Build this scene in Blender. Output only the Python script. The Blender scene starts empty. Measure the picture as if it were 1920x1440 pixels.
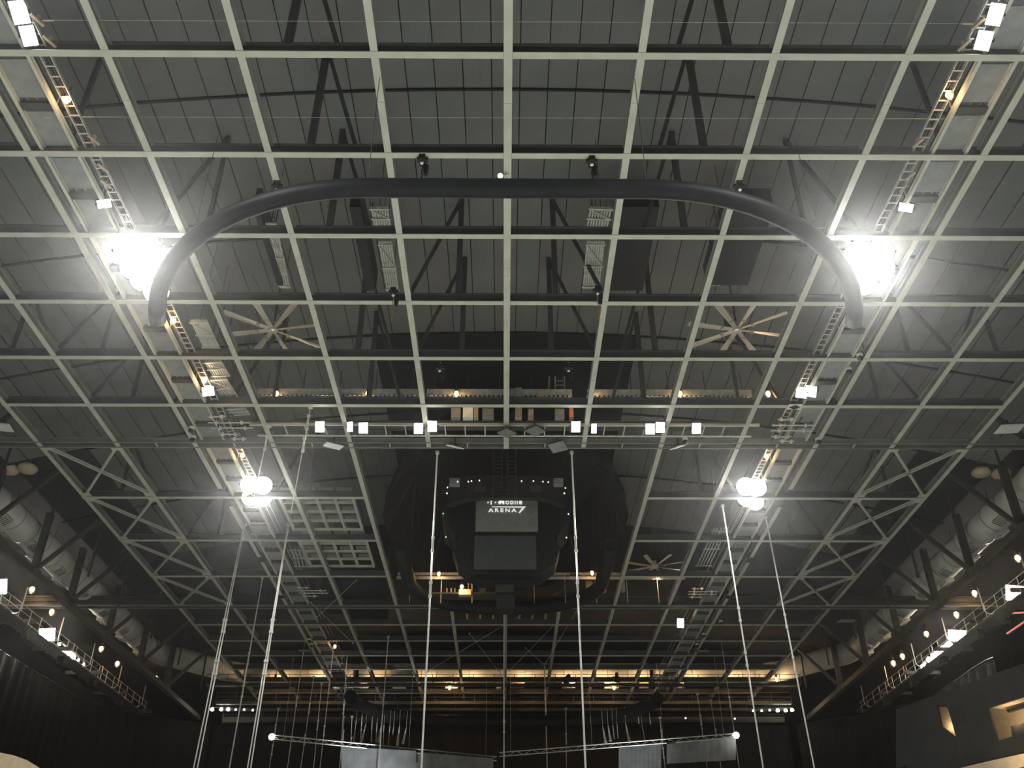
import bpy, math, random
from mathutils import Vector, Matrix, Quaternion
random.seed(7)
sc = bpy.context.scene
COL = sc.collection

# ------------------------------------------------------------------ camera
FPX, PITCH, YAW, ROLL = 1730.0, 0.57784, 0.008983, -0.002459
CAM = Vector((0, 0, 2.0))
Fw = Vector((math.sin(YAW)*math.cos(PITCH), math.cos(YAW)*math.cos(PITCH), math.sin(PITCH)))
R0 = Vector((math.cos(YAW), -math.sin(YAW), 0)); U0 = R0.cross(Fw)
Rt = R0*math.cos(ROLL) + U0*math.sin(ROLL); Up = U0*math.cos(ROLL) - R0*math.sin(ROLL)
cd = bpy.data.cameras.new('camera'); cd.sensor_width = 36; cd.lens = FPX/1920*36
cd.clip_start = 0.1; cd.clip_end = 400
cam = bpy.data.objects.new('camera', cd); COL.objects.link(cam)
cam.matrix_world = Matrix(((Rt.x, Up.x, -Fw.x, CAM.x), (Rt.y, Up.y, -Fw.y, CAM.y), (Rt.z, Up.z, -Fw.z, CAM.z), (0, 0, 0, 1)))
sc.camera = cam

# ------------------------------------------------------------------ light of the hall, exposure
w = bpy.data.worlds.new('hall_light'); sc.world = w; w.use_nodes = True
w.node_tree.nodes['Background'].inputs[0].default_value = (0.75, 0.95, 1.0, 1)
w.node_tree.nodes['Background'].inputs[1].default_value = 0.05
GLARE_HAZE = 0.0005                      # thin haze volume added to imitate lens glare round the lamps
vs_ = w.node_tree.nodes.new('ShaderNodeVolumeScatter'); vs_.inputs['Density'].default_value = GLARE_HAZE; vs_.inputs['Anisotropy'].default_value = 0.93
w.node_tree.links.new(vs_.outputs[0], w.node_tree.nodes['World Output'].inputs['Volume'])
sc.view_settings.view_transform = 'Standard'; sc.view_settings.look = 'None'
sc.view_settings.exposure = 0.0; sc.view_settings.gamma = 1.0
sc.view_settings.use_curve_mapping = False
sc.cycles.max_bounces = 4; sc.cycles.diffuse_bounces = 2; sc.cycles.glossy_bounces = 1
sc.cycles.use_adaptive_sampling = True; sc.cycles.adaptive_threshold = 0.08; sc.cycles.adaptive_min_samples = 16; sc.cycles.light_sampling_threshold = 0.03; sc.cycles.caustics_reflective = False; sc.cycles.caustics_refractive = False
sc.cycles.sample_clamp_indirect = 3.0; sc.cycles.volume_bounces = 0

def ray(px, py): return Fw + Rt*((px-960)/FPX) - Up*((py-720)/FPX)
def PZ(px, py, z): d = ray(px, py); return CAM + d*((z-CAM.z)/d.z)      # point of a sight line at a known height
def PY(px, py, y): d = ray(px, py); return CAM + d*(y/d.y)               # ... in a known cross plane
def PX(px, py, x): d = ray(px, py); return CAM + d*(x/d.x)               # ... in a known side plane

# ------------------------------------------------------------------ materials
MATS = {}
def mat(name, col, rough=0.6, metal=0.0, var=0.12, scale=3.0, bump=0.0, spec=0.4):
    m = bpy.data.materials.new(name); m.use_nodes = True
    nt = m.node_tree; b = nt.nodes['Principled BSDF']
    tc = nt.nodes.new('ShaderNodeTexCoord'); nz = nt.nodes.new('ShaderNodeTexNoise'); rp = nt.nodes.new('ShaderNodeValToRGB')
    nz.inputs['Scale'].default_value = scale; nz.inputs['Detail'].default_value = 4
    nt.links.new(tc.outputs['Object'], nz.inputs['Vector']); nt.links.new(nz.outputs['Fac'], rp.inputs['Fac'])
    rp.color_ramp.elements[0].position = 0.3; rp.color_ramp.elements[1].position = 0.7
    rp.color_ramp.elements[0].color = tuple(c*(1-var) for c in col) + (1,)
    rp.color_ramp.elements[1].color = tuple(min(1, c*(1+var)) for c in col) + (1,)
    nt.links.new(rp.outputs['Color'], b.inputs['Base Color'])
    b.inputs['Roughness'].default_value = rough; b.inputs['Metallic'].default_value = metal
    b.inputs['Specular IOR Level'].default_value = spec
    if bump:
        bp = nt.nodes.new('ShaderNodeBump'); bp.inputs['Strength'].default_value = bump
        nt.links.new(nz.outputs['Fac'], bp.inputs['Height']); nt.links.new(bp.outputs['Normal'], b.inputs['Normal'])
    MATS[name] = m; return m
def emit(name, col, strength):
    m = bpy.data.materials.new(name); m.use_nodes = True
    b = m.node_tree.nodes['Principled BSDF']
    b.inputs['Base Color'].default_value = (0.8, 0.8, 0.8, 1)
    b.inputs['Emission Color'].default_value = tuple(col) + (1,); b.inputs['Emission Strength'].default_value = strength
    MATS[name] = m; return m
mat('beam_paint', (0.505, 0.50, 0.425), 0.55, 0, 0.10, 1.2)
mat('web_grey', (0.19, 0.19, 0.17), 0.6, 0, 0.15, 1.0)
mat('web_dark', (0.060, 0.061, 0.060), 0.6, 0, 0.2, 1.0)  # cross beam webs and truss members, much darker than the bottom flanges
mat('panel_grey', (0.146, 0.149, 0.142), 0.85, 0, 0.10, 0.6, 0.05)
mat('panel_grey_warm', (0.148, 0.142, 0.138), 0.85, 0, 0.12, 0.6, 0.05)
mat('panel_grey_green', (0.139, 0.150, 0.143), 0.85, 0, 0.10, 0.6, 0.05)
mat('backing_black', (0.018, 0.018, 0.019), 0.9)
mat('wall_black', (0.005, 0.006, 0.008), 0.9)
mat('drape_black', (0.0025, 0.0035, 0.0045), 0.9, 0, 0.3, 0.4)
mat('tube_black', (0.012, 0.013, 0.014), 0.55, 0, 0.2, 2.0, 0.1, 0.15)
mat('black_metal', (0.022, 0.022, 0.024), 0.45, 0.2)
mat('dark_steel', (0.060, 0.056, 0.050), 0.6, 0.1)
mat('brown_steel', (0.085, 0.072, 0.058), 0.6, 0.1)
mat('galvanised', (0.55, 0.54, 0.50), 0.42, 0.3, 0.2, 4.0)
mat('duct_metal', (0.72, 0.71, 0.66), 0.42, 0.1, 0.16, 0.8, 0.04)
mat('deck_grey', (0.24, 0.245, 0.24), 0.7, 0, 0.15, 2.0)
mat('fan_blade', (0.58, 0.52, 0.42), 0.38, 0.55, 0.08, 1.0)
mat('white_paint', (0.72, 0.73, 0.70), 0.5)
mat('steel_wire', (0.80, 0.80, 0.76), 0.35, 0.35)
mat('screen_grey', (0.050, 0.056, 0.056), 0.5)
mat('board_grey', (0.19, 0.19, 0.175), 0.5)
mat('board_body', (0.007, 0.008, 0.009), 0.55)
mat('board_brown', (0.030, 0.026, 0.024), 0.6)
mat('grey_box', (0.22, 0.22, 0.21), 0.6)
mat('tan_box', (0.40, 0.31, 0.22), 0.7)
mat('orange_sleeve', (0.55, 0.22, 0.10), 0.6)
mat('yellow_chain', (0.50, 0.36, 0.08), 0.4, 0.5)
mat('scrim', (0.30, 0.31, 0.32), 0.8, 0, 0.35, 0.5)
mat('beige_wall', (0.55, 0.44, 0.30), 0.7)
mat('stone_dark', (0.030, 0.031, 0.031), 0.9, 0, 0.2, 1.0)
emit('lamp_white', (1.0, 0.97, 0.90), 14.0)
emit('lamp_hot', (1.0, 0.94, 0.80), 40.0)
emit('lamp_warm', (1.0, 0.60, 0.24), 7.0)
emit('lamp_dim', (1.0, 0.98, 0.92), 2.2)
emit('sign_white', (1.0, 1.0, 0.95), 0.55)
emit('led_white', (0.9, 1.0, 0.95), 1.2)
emit('led_green', (0.2, 1.0, 0.35), 1.2)
emit('neon_red', (1.0, 0.08, 0.08), 0.5)
emit('suite_glow', (1.0, 0.72, 0.42), 0.9)

# ------------------------------------------------------------------ mesh helpers
class MB:
    def __init__(self): self.v = []; self.f = []
    def add(self, vs, fs):
        o = len(self.v); self.v += [tuple(x) for x in vs]; self.f += [tuple(i+o for i in q) for q in fs]
    def box(self, c, s, rot=None):
        c = Vector(c); h = Vector(s)*0.5; vs = []
        for x in (-1, 1):
            for y in (-1, 1):
                for z in (-1, 1):
                    p = Vector((x*h.x, y*h.y, z*h.z))
                    if rot is not None: p = rot @ p
                    vs.append(c+p)
        self.add(vs, [(0, 1, 3, 2), (4, 6, 7, 5), (0, 4, 5, 1), (2, 3, 7, 6), (0, 2, 6, 4), (1, 5, 7, 3)]); return self
    def frame(self, p, q, up=(0, 0, 1)):
        p = Vector(p); q = Vector(q); t = (q-p).normalized(); u = Vector(up)
        if abs(t.dot(u)) > 0.98: u = Vector((0, 1, 0))
        s = t.cross(u).normalized(); u = s.cross(t); return p, q, s, u
    def bar(self, p, q, wd, ht, up=(0, 0, 1)):
        p, q, s, u = self.frame(p, q, up)
        vs = []
        for c in (p, q):
            for a, b in ((-1, -1), (1, -1), (1, 1), (-1, 1)): vs.append(c+s*(a*wd/2)+u*(b*ht/2))
        self.add(vs, [(0, 3, 2, 1), (4, 5, 6, 7)] + [(k, (k+1) % 4, 4+(k+1) % 4, 4+k) for k in range(4)]); return self
    def ibeam(self, p, q, wd, ht, tf=0.035, tw=0.03):
        # p, q run along the underside of the bottom flange
        p, q, s, u = self.frame(p, q)
        a, b = wd/2, tw/2
        prof = [(-a, 0), (a, 0), (a, tf), (b, tf), (b, ht-tf), (a, ht-tf), (a, ht), (-a, ht), (-a, ht-tf), (-b, ht-tf), (-b, tf), (-a, tf)]
        vs = [c+s*x+u*y for c in (p, q) for x, y in prof]; n = 12
        self.add(vs, [(k, (k+1) % n, n+(k+1) % n, n+k) for k in range(n)] +
                 [(0, 11, 2, 1), (3, 2, 11, 10), (3, 10, 9, 4), (4, 9, 6, 5), (9, 8, 7, 6)] +
                 [(12, 13, 14, 23), (15, 22, 23, 14), (15, 16, 21, 22), (16, 17, 18, 21), (21, 18, 19, 20)]); return self
    def wt(self, p, q, wd, ht, tf=0.035, tw=0.03):
        # web and top flange that stand on a bottom flange
        p, q, s, u = self.frame(p, q); off = u*tf; m = u*((ht-2*tf)/2)
        self.bar(p+off+m, q+off+m, tw, ht-2*tf); self.bar(p+u*(ht-tf/2), q+u*(ht-tf/2), wd, tf); return self
    def tube(self, p, q, r, n=8, r2=None, caps=True):
        p, q, s, u = self.frame(p, q); r2 = r if r2 is None else r2; vs = []
        for c, rr in ((p, r), (q, r2)):
            for k in range(n):
                a = 2*math.pi*k/n; vs.append(c+s*(rr*math.cos(a))+u*(rr*math.sin(a)))
        fs = [(k, (k+1) % n, n+(k+1) % n, n+k) for k in range(n)]
        if caps: fs += [tuple(range(n-1, -1, -1)), tuple(range(n, 2*n))]
        self.add(vs, fs); return self
    def path(self, pts, r, n=8, closed=False):
        pts = [Vector(p) for p in pts]; m = len(pts); vs = []
        for i, p in enumerate(pts):
            a = pts[(i-1) % m] if (closed or i > 0) else p
            b = pts[(i+1) % m] if (closed or i < m-1) else p
            t = (b-a).normalized(); u = Vector((0, 0, 1))
            if abs(t.z) > 0.95: u = Vector((0, 1, 0))
            s = t.cross(u).normalized(); u = s.cross(t)
            for k in range(n):
                an = 2*math.pi*k/n; vs.append(p+s*(r*math.cos(an))+u*(r*math.sin(an)))
        fs = []
        for i in range(m if closed else m-1):
            j = (i+1) % m
            fs += [(i*n+k, i*n+(k+1) % n, j*n+(k+1) % n, j*n+k) for k in range(n)]
        if not closed: fs += [tuple(range(n-1, -1, -1)), tuple((m-1)*n+k for k in range(n))]
        self.add(vs, fs); return self
    def sphere(self, c, r, n=10, m=7, sz=1.0):
        c = Vector(c); vs = []; fs = []
        for i in range(m+1):
            th = math.pi*i/m
            for k in range(n):
                a = 2*math.pi*k/n; vs.append(c+Vector((r*math.sin(th)*math.cos(a), r*math.sin(th)*math.sin(a), r*sz*math.cos(th))))
        for i in range(m): fs += [(i*n+k, (i+1)*n+k, (i+1)*n+(k+1) % n, i*n+(k+1) % n) for k in range(n)]
        self.add(vs, fs); return self
    def prism(self, poly, vec):
        a = [Vector(p) for p in poly]; vec = Vector(vec); n = len(a)
        self.add(a+[p+vec for p in a], [tuple(range(n-1, -1, -1)), tuple(range(n, 2*n))] + [(k, (k+1) % n, n+(k+1) % n, n+k) for k in range(n)]); return self
    def mesh(self, name, m, smooth=False):
        me = bpy.data.meshes.new(name); me.from_pydata(self.v, [], self.f); me.update()
        me.materials.append(MATS[m])
        if smooth:
            for p in me.polygons: p.use_smooth = len(p.vertices) == 4
        return me
    def build(self, name, m, parent=None, smooth=False):
        return inst(name, self.mesh(name, m, smooth), parent)

def inst(name, me, parent=None, loc=None, quat=None, scale=None):
    o = bpy.data.objects.new(name, me); COL.objects.link(o)
    if quat is not None: o.rotation_mode = 'QUATERNION'; o.rotation_quaternion = quat
    if loc is not None: o.location = loc
    if scale is not None: o.scale = scale
    if parent is not None: o.parent = parent
    return o
def tag(o, label=None, cat=None, group=None, kind=None):
    if label: o['label'] = label
    if cat: o['category'] = cat
    if group: o['group'] = group
    if kind: o['kind'] = kind
    return o
def thing(name, label, cat, loc=(0, 0, 0), group=None, quat=None, kind='thing'):
    o = bpy.data.objects.new(name, None); COL.objects.link(o); o.empty_display_size = 0.1
    o.location = loc
    if quat is not None: o.rotation_mode = 'QUATERNION'; o.rotation_quaternion = quat
    return tag(o, label, cat, group, kind)
def lamp(parent, energy, col, loc, radius=0.15):
    l = bpy.data.lights.new('lamp_light', 'POINT'); l.energy = energy; l.color = col; l.shadow_soft_size = radius
    o = bpy.data.objects.new('lamp_light', l); COL.objects.link(o); o.location = loc; o.parent = parent; return o
def beam(parent, energy, col, p, target, size=150):
    l = bpy.data.lights.new('lamp_light', 'SPOT'); l.energy = energy; l.color = col; l.shadow_soft_size = .25; l.spot_size = math.radians(size); l.spot_blend = 1.0
    d = (Vector(target)-Vector(p)).normalized(); o = bpy.data.objects.new('lamp_light', l); COL.objects.link(o); o.parent = parent
    o.rotation_mode = 'QUATERNION'; o.rotation_quaternion = d.to_track_quat('-Z', 'Y'); o.location = d*.25; return o
def loc_in(parent, p): return Vector(p) - parent.location

# ------------------------------------------------------------------ grid of the roof
ZG = 27.0; S = 4.2894; B = 4.2769; W = 6.4703; XC = 0.0719
def LX(i): return XC + i*S
ROW = [19.0457]
for k in range(1, 17): ROW.append(ROW[-1] + (W if 7 <= k <= 10 else B))
def zroof(x): return 33.4 - 0.0042*x*x

# ------------------------------------------------------------------ setting: roof, side ceilings, walls
PW = 1.17
roof = tag(MB().mesh and bpy.data.objects.new('ceiling', None), 'dark grey vaulted roof deck of long acoustic panels above the beam grid', None, None, 'structure')
COL.objects.link(roof)
bk = MB(); N = 48
for k in range(N):
    x0, x1 = -31.0+62.0*k/N, -31.0+62.0*(k+1)/N
    bk.add([(x0, 4, zroof(x0)+.16), (x1, 4, zroof(x1)+.16), (x1, 112, zroof(x1)+.16), (x0, 112, zroof(x0)+.16),
            (x0, 4, zroof(x0)+.4), (x1, 4, zroof(x1)+.4), (x1, 112, zroof(x1)+.4), (x0, 112, zroof(x0)+.4)], [(0, 3, 2, 1), (4, 5, 6, 7)])
bk.build('backing', 'backing_black', roof)
strips = [8.4+8.55*k for k in range(13)]
pm = {}
for m in ('panel_grey', 'panel_grey_warm', 'panel_grey_green'):
    pm[m] = MB().box((0, 0, 0), (PW-0.04, 8.55-0.08, 0.10)).mesh('panel', m)
far = MB(); ncol = 53
for si, y0 in enumerate(strips):
    for c in range(ncol):
        x = (c-ncol//2)*PW; ang = math.atan(0.0084*x); z = zroof(x)+random.uniform(-.012, .012)
        q = Quaternion((0, 1, 0), ang)
        if (y0 > 42 and abs(x) < 7.2) or (y0 > 50 and abs(x) > 26.5) or y0 > 67: continue          # black deck there
        if si < 5: inst('panel', pm[random.choice(['panel_grey', 'panel_grey', 'panel_grey_warm', 'panel_grey_green'])], roof, (x, y0+4.275, z), q)
        else: far.box((x, y0+4.275, z), (PW-0.04, 8.45, 0.10), q.to_matrix())
tag(far.build('panel_field', 'panel_grey', roof), kind='stuff')
for y0 in strips[:7]:        # the purlins where two strips of panels meet
    pts = [(x, y0, zroof(x)-.10) for x in [-31+2*k for k in range(32)]]
    m_ = MB()
    for a, b in zip(pts, pts[1:]): m_.bar(a, b, 0.09, 0.12)
    m_.build('purlin', 'backing_black', roof)
for nm, sg in (('ceiling_left', -1), ('ceiling_right', 1)):
    a = MB().prism([(sg*31.0, 4, 30.4), (sg*47, 4, 30.2), (sg*47, 112, 30.2), (sg*31.0, 112, 30.4)], (0, 0, .3))
    tag(a.build(nm, 'wall_black'), 'black outer ceiling beyond the beam grid on the %s side' % ('left' if sg < 0 else 'right'), kind='structure')
for nm, c, s_ in (('wall_left', (-47.2, 58, 15), (.4, 108, 36)), ('wall_right', (47.2, 58, 15), (.4, 108, 36)), ('wall_far', (0, 112, 15), (95, .4, 38))):
    tag(MB().box(c, s_).build(nm, 'wall_black'), 'dark %s wall of the arena bowl' % nm.split('_')[1], kind='structure')

mat('floor_cover', (0.60, 0.62, 0.58), 0.7, 0, 0.06, 0.4)
tag(MB().box((0, 40, -.1), (58, 120, .2)).build('floor', 'floor_cover'), 'pale covered arena floor under the roof', kind='structure')

# ------------------------------------------------------------------ long beams
ORD = ['first', 'second', 'third', 'fourth', 'fifth', 'sixth', 'seventh', 'eighth', 'ninth', 'tenth', 'eleventh', 'twelfth', 'thirteenth', 'fourteenth', 'fifteenth', 'sixteenth']
for i in range(-6, 7):
    x = LX(i); z = ZG + (-0.02 if i == 0 else 0.025); wd = 0.28 if i == 0 else 0.25
    lab = 'thick grey centre beam running away under the roof' if i == 0 else '%s long grey beam to the %s of the centre beam' % (ORD[abs(i)-1], 'left' if i < 0 else 'right')
    t = thing('long_beam', lab, 'beam', (x, 8, z), 'long roof beams')
    segs = [(8, 44.9), (70.2, 100)] if abs(i) <= 1 else [(8, 100)]
    if abs(i) == 4: segs = [(8, 50.0), (52.5, 60.5), (61.5, 68.0), (68.8, 100)]
    for a, b in segs:
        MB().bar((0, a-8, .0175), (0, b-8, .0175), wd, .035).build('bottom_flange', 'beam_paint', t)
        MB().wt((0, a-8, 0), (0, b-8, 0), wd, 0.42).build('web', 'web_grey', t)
    if i in (-2, 0, 2):
        m_ = MB()
        for k in range(4):
            for e in (-1, 1): m_.box((e*.045, 21.6+k*.13, -0.004), (.035, .075, .006))
        tag(m_.build('stencil_mark', 'black_metal', t), kind='stuff')
    if abs(i) <= 3:
        for k in range(0, 6, 2):
            m_ = MB().box((0, ROW[k]+B*.5-8, -0.012), (wd*.8, .5, .02)); m_.build('splice_plate', 'beam_paint', t)

# ------------------------------------------------------------------ cross beams with their truss webs
WEBS = {(1.66, 0), (1.66, 1), (1.66, 2), (.5, 4), (.5, 3), (1.66, 4), (2.8, 5), (2.8, 2), (3.7, 1), (4.5, 4), (4.5, 5), (5.5, 4), (2.8, 7), (4.5, 8), (3.7, 3), (5.5, 7), (1.66, 5)}
def web(t, y, x0, x1, wd, name, yo):
    m_ = MB().bar((x0[0], y-yo, x0[1]), (x1[0], y-yo, x1[1]), wd, wd, up=(0, 1, 0)); m_.build(name, 'web_dark', t)
for j, y in enumerate(ROW):
    if j in (6, 10): continue
    n = j if j < 6 else (j-1 if j < 10 else j-2)
    t = thing('cross_beam', '%s plain grey cross beam counted from the top edge of the picture' % ORD[n], 'beam', (0, y, ZG), 'cross roof beams')
    spans = [(-25.8, LX(-2)-.1), (LX(2)+.1, 25.8)] if j in (7, 8, 9) else [(-25.8, XC-.15), (XC+.15, 25.8)]
    for a, b in spans:
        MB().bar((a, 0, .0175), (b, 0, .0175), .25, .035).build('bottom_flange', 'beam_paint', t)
        MB().wt((a, 0, 0), (b, 0, 0), .25, 0.46).build('web', 'web_dark', t)
    if j > 11: continue
    for sg in (-1, 1):
        for xb, leg in ((.5, 1.0), (1.66, 1.28), (2.8, 3.3), (3.7, None), (4.5, 5.0), (5.5, 5.05)):
            if (xb, j) not in WEBS: continue
            x = XC+sg*xb*S; zt = zroof(x)-.15-ZG
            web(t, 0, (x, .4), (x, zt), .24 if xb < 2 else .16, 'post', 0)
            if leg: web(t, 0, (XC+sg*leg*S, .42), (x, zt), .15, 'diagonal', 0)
# the two heavy double cross girders either side of the scoreboard well
for j, lab in ((6, 'double cross girder on the near side of the scoreboard, under the row of floodlights'), (10, 'deep dark cross girder on the far side of the scoreboard')):
    y = ROW[j]; t = thing('cross_girder', lab, 'girder', (0, y, ZG), 'heavy cross girders')
    if j == 6:
        for dy in (-.40, .16): MB().ibeam((-46.5, dy, 0), (46.5, dy, 0), .11, .30).build('chord', 'web_grey', t)
        for k in range(-10, 11):
            MB().bar((k*S*.5+XC, -.4, .05), (k*S*.5+XC, .16, .05), .06, .06).build('rung', 'beam_paint', t)
        MB().bar((-46.5, -.12, .16), (46.5, -.12, .16), .45, .05).build('plate', 'dark_steel', t)
    else:
        MB().bar((-46.5, 0, .36), (46.5, 0, .36), .35, .72).build('web', 'dark_steel', t)
        for dy, z in ((-.3, .7), (-.3, .35), (-.3, -.02), (.3, -.02)): MB().ibeam((-46.5, dy, z), (46.5, dy, z), .10, .10).build('chord', 'dark_steel' if z > .1 else 'deck_grey', t)
# the lighting truss pipes between the fifth cross beam and the near double girder
YP1, YP2 = ROW[5]+1.98, ROW[5]+3.12
t = thing('lighting_truss', 'pipe truss carrying the row of white floodlights before the scoreboard', 'truss', (0, YP1, ZG))
MB().ibeam((-13.6, 0, 0), (13.6, 0, 0), .13, .12).build('pipe', 'beam_paint', t)
MB().tube((-13.4, YP2-YP1, .03), (13.4, YP2-YP1, .03), .055, 8).build('pipe', 'galvanised', t)
MB().box((0, .55, .32), (27.0, 1.0, .04)).build('deck', 'dark_steel', t)
rung = MB().bar((0, 0, .06), (0, YP2-YP1, .06), .06, .06).mesh('rung', 'beam_paint')
for k in range(-12, 13): inst('rung', rung, t, (k*1.07, 0, 0))
# cross bracing in the outer bays
def brace(label, p, q):
    t = thing('bracing', label, 'bracing', (p[0], p[1], ZG+.06), 'flat X bracing in the outer bays')
    (ax, ay), (bx, by) = p, q; o = Vector((p[0], p[1], 0))
    for a, b in (((ax, ay), (bx, by)), ((ax, by), (bx, ay))):
        v = Vector((b[0]-a[0], b[1]-a[1], 0)).normalized()
        A = Vector((a[0], a[1], 0))+v*.45-o; Bq = Vector((b[0], b[1], 0))-v*.45-o
        MB().ibeam(A, Bq, .15, .16, .02, .02).build('diagonal', 'beam_paint', t)
        for e in (A, Bq): MB().box(e+Vector((0, 0, -.012)), (.55, .42, .02)).build('gusset_plate', 'beam_paint', t)
for k in range(4):
    for sg in (-1, 1):
        brace('flat X brace between the two outermost long beams, %s side, %s from the near girder' % ('left' if sg < 0 else 'right', ORD[k]),
              (LX(sg*5), ROW[6+k]), (LX(sg*6), ROW[7+k]))

# ------------------------------------------------------------------ catwalks
def catwalk(sg):
    side = 'left' if sg < 0 else 'right'
    t = thing('catwalk', 'long %s catwalk with grey deck panels hung beside the fourth beam' % side, 'catwalk', (sg*16.03, 2, ZG), 'long catwalks')
    MB().ibeam((-.60, 0, .15), (-.60, 98, .15), .12, .2).build('edge_beam', 'beam_paint', t)
    MB().ibeam((.60, 0, .15), (.60, 98, .15), .12, .2).build('edge_beam', 'beam_paint', t)
    dp = MB().box((0, 0, 0), (1.06, 1.55, .04)).mesh('deck_panel', 'deck_grey')
    cb = MB().box((0, 0, 0), (1.08, .32, .14)).mesh('crossbeam', 'web_dark')
    po = MB().tube((0, 0, 0), (0, 0, 1.1), .03, 6).mesh('rail_post', 'galvanised')
    for k in range(45):
        inst('deck_panel', dp, t, (0, 1.2+k*2.14, .36)); inst('crossbeam', cb, t, (0, 2.27+k*2.14, .29))
        if k < 24:
            for e in (-1, 1): inst('rail_post', po, t, (e*.62, 2.27+k*2.14, .36))
    for e in (-1, 1):
        for z in (.9, 1.42): MB().tube((e*.62, 0, z), (e*.62, 98, z), .025, 6).build('handrail', 'galvanised', t)
    # ladder cable tray slung on the inner side
    c = thing('cable_tray', 'ladder cable tray along the inner edge of the %s catwalk' % side, 'cable tray', (sg*14.95, 8, ZG+.35), 'catwalk cable trays')
    for e in (-.17, .17): MB().bar((e, 0, 0), (e, 45, 0), .03, .12).build('side_rail', 'galvanised', c)
    rg = MB().box((0, 0, 0), (.34, .05, .03)).mesh('rung', 'galvanised')
    for k in range(110): inst('rung', rg, c, (0, .3+k*.41, -.04))
    for e in (-.1, -.03, .06): MB().tube((e, 0, .02), (e, 45, .02), .025, 6).build('cable', 'black_metal', c)
    for k in range(0, 9):
        m_ = MB().bar((0, 2.2+k*5.1, .06), (-sg*-.9 if False else sg*.55, 2.2+k*5.1, .45), .05, .05); m_.build('bracket', 'galvanised', c)
for sg in (-1, 1): catwalk(sg)
for k, (px, py) in enumerate(((70, 38), (93, 78), (176, 263), (193, 315), (198, 345), (1834, 45), (1808, 85), (1722, 268), (1707, 330))):
    p = PZ(px, py, ZG+.2); sd = 'left' if k < 5 else 'right'; n_ = k if k < 5 else k-5
    ob = MB().box((0, 0, 0), (.10, .48, .05)).box((0, 0, .13), (.05, .1, .22)).build('tray_bracket', 'tan_box'); ob.location = p; ob.rotation_euler = (0, 0, -.5 if k < 5 else .5)
    tag(ob, '%s tan bracket plate from the top on the %s catwalk tray' % (ORD[n_], sd), 'bracket', 'tan bracket plates', 'thing')

# cross cable trays over the fifth cross beam
YT = ROW[5]+.22
for lab, xa, xb in (('left third of the bright cable tray above the fifth cross beam', -12.9, -4.5), ('middle stretch of the bright cable tray above the fifth cross beam', -4.1, 3.5), ('right third of the bright cable tray above the fifth cross beam', 4.3, 12.9)):
    t = thing('cable_tray', lab, 'cable tray', ((xa+xb)/2, YT, ZG+.97), 'cross cable trays'); h = (xb-xa)/2
    MB().bar((-h, 0, 0), (h, 0, 0), .05, .40).build('side_rail', 'galvanised', t)
    MB().bar((-h, .5, 0), (h, .5, 0), .05, .30).build('side_rail', 'galvanised', t)
    n = int(h*2/.24)
    for k in range(n): MB
    rg = MB().box((0, 0, 0), (.09, .5, .05)).mesh('rung', 'black_metal')
    for k in range(n): inst('rung', rg, t, (-h+.15+k*.24, .22, -.19))
    for k in range(5):
        m_ = MB().bar((-h+.4+k*(2*h-.8)/4, .2, -.35), (-h+.4+k*(2*h-.8)/4, .2, 1.5), .04, .04); m_.build('hanger', 'dark_steel', t)

# ------------------------------------------------------------------ fixtures
def aim_quat(p, target):
    z = (Vector(p)-Vector(target)).normalized(); x = Vector((1, 0, 0)); x = (x-z*x.dot(z)).normalized(); y = z.cross(x)
    return Matrix((x, y, z)).transposed().to_quaternion()
FL = {}
def flood_meshes(sz):
    if sz in FL: return FL[sz]
    a, b = sz
    hs = MB().box((0, 0, .02), (a, b, .12)).box((0, 0, -.055), (a*1.04, b*1.04, .03))
    fins = MB()
    for k in range(7): fins.box((-a*.42+k*a*.14, 0, .14), (.02, b*.85, .12))
    yk = MB().bar((-a*.58, 0, 0), (-a*.58, 0, .42), .03, .06, (0, 1, 0)).bar((a*.58, 0, 0), (a*.58, 0, .42), .03, .06, (0, 1, 0)).bar((-a*.6, 0, .42), (a*.6, 0, .42), .06, .03)
    yk.tube((-a*.62, 0, 0), (-a*.5, 0, 0), .05, 8).tube((a*.5, 0, 0), (a*.62, 0, 0), .05, 8)
    ln = MB().box((0, 0, -.08), (a*.92, b*.92, .03))
    FL[sz] = (hs.mesh('housing', 'black_metal'), fins.mesh('heat_sink', 'black_metal'), yk.mesh('yoke', 'black_metal'),
              {m: ln.mesh('lens', m) for m in ('lamp_white', 'lamp_hot', 'lamp_dim')})
    return FL[sz]
def flood(p, label, sz=(.55, .5), m='lamp_white', group='floodlights', target=None, stem=0.6):
    p = Vector(p); target = target or (0, p.y*.45, 0)
    q = aim_quat(p, target); hs, fi, yk, ln = flood_meshes(sz)
    t = thing('floodlight', label, 'floodlight', p, group)
    inst('housing', hs, t, quat=q); inst('heat_sink', fi, t, quat=q); inst('yoke', yk, t, quat=q); inst('lens', ln[m], t, quat=q)
    back = q @ Vector((0, 0, .42))
    MB().tube(back, back+Vector((0, 0, stem)), .03, 6).build('stem', 'black_metal', t)
    return t
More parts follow.
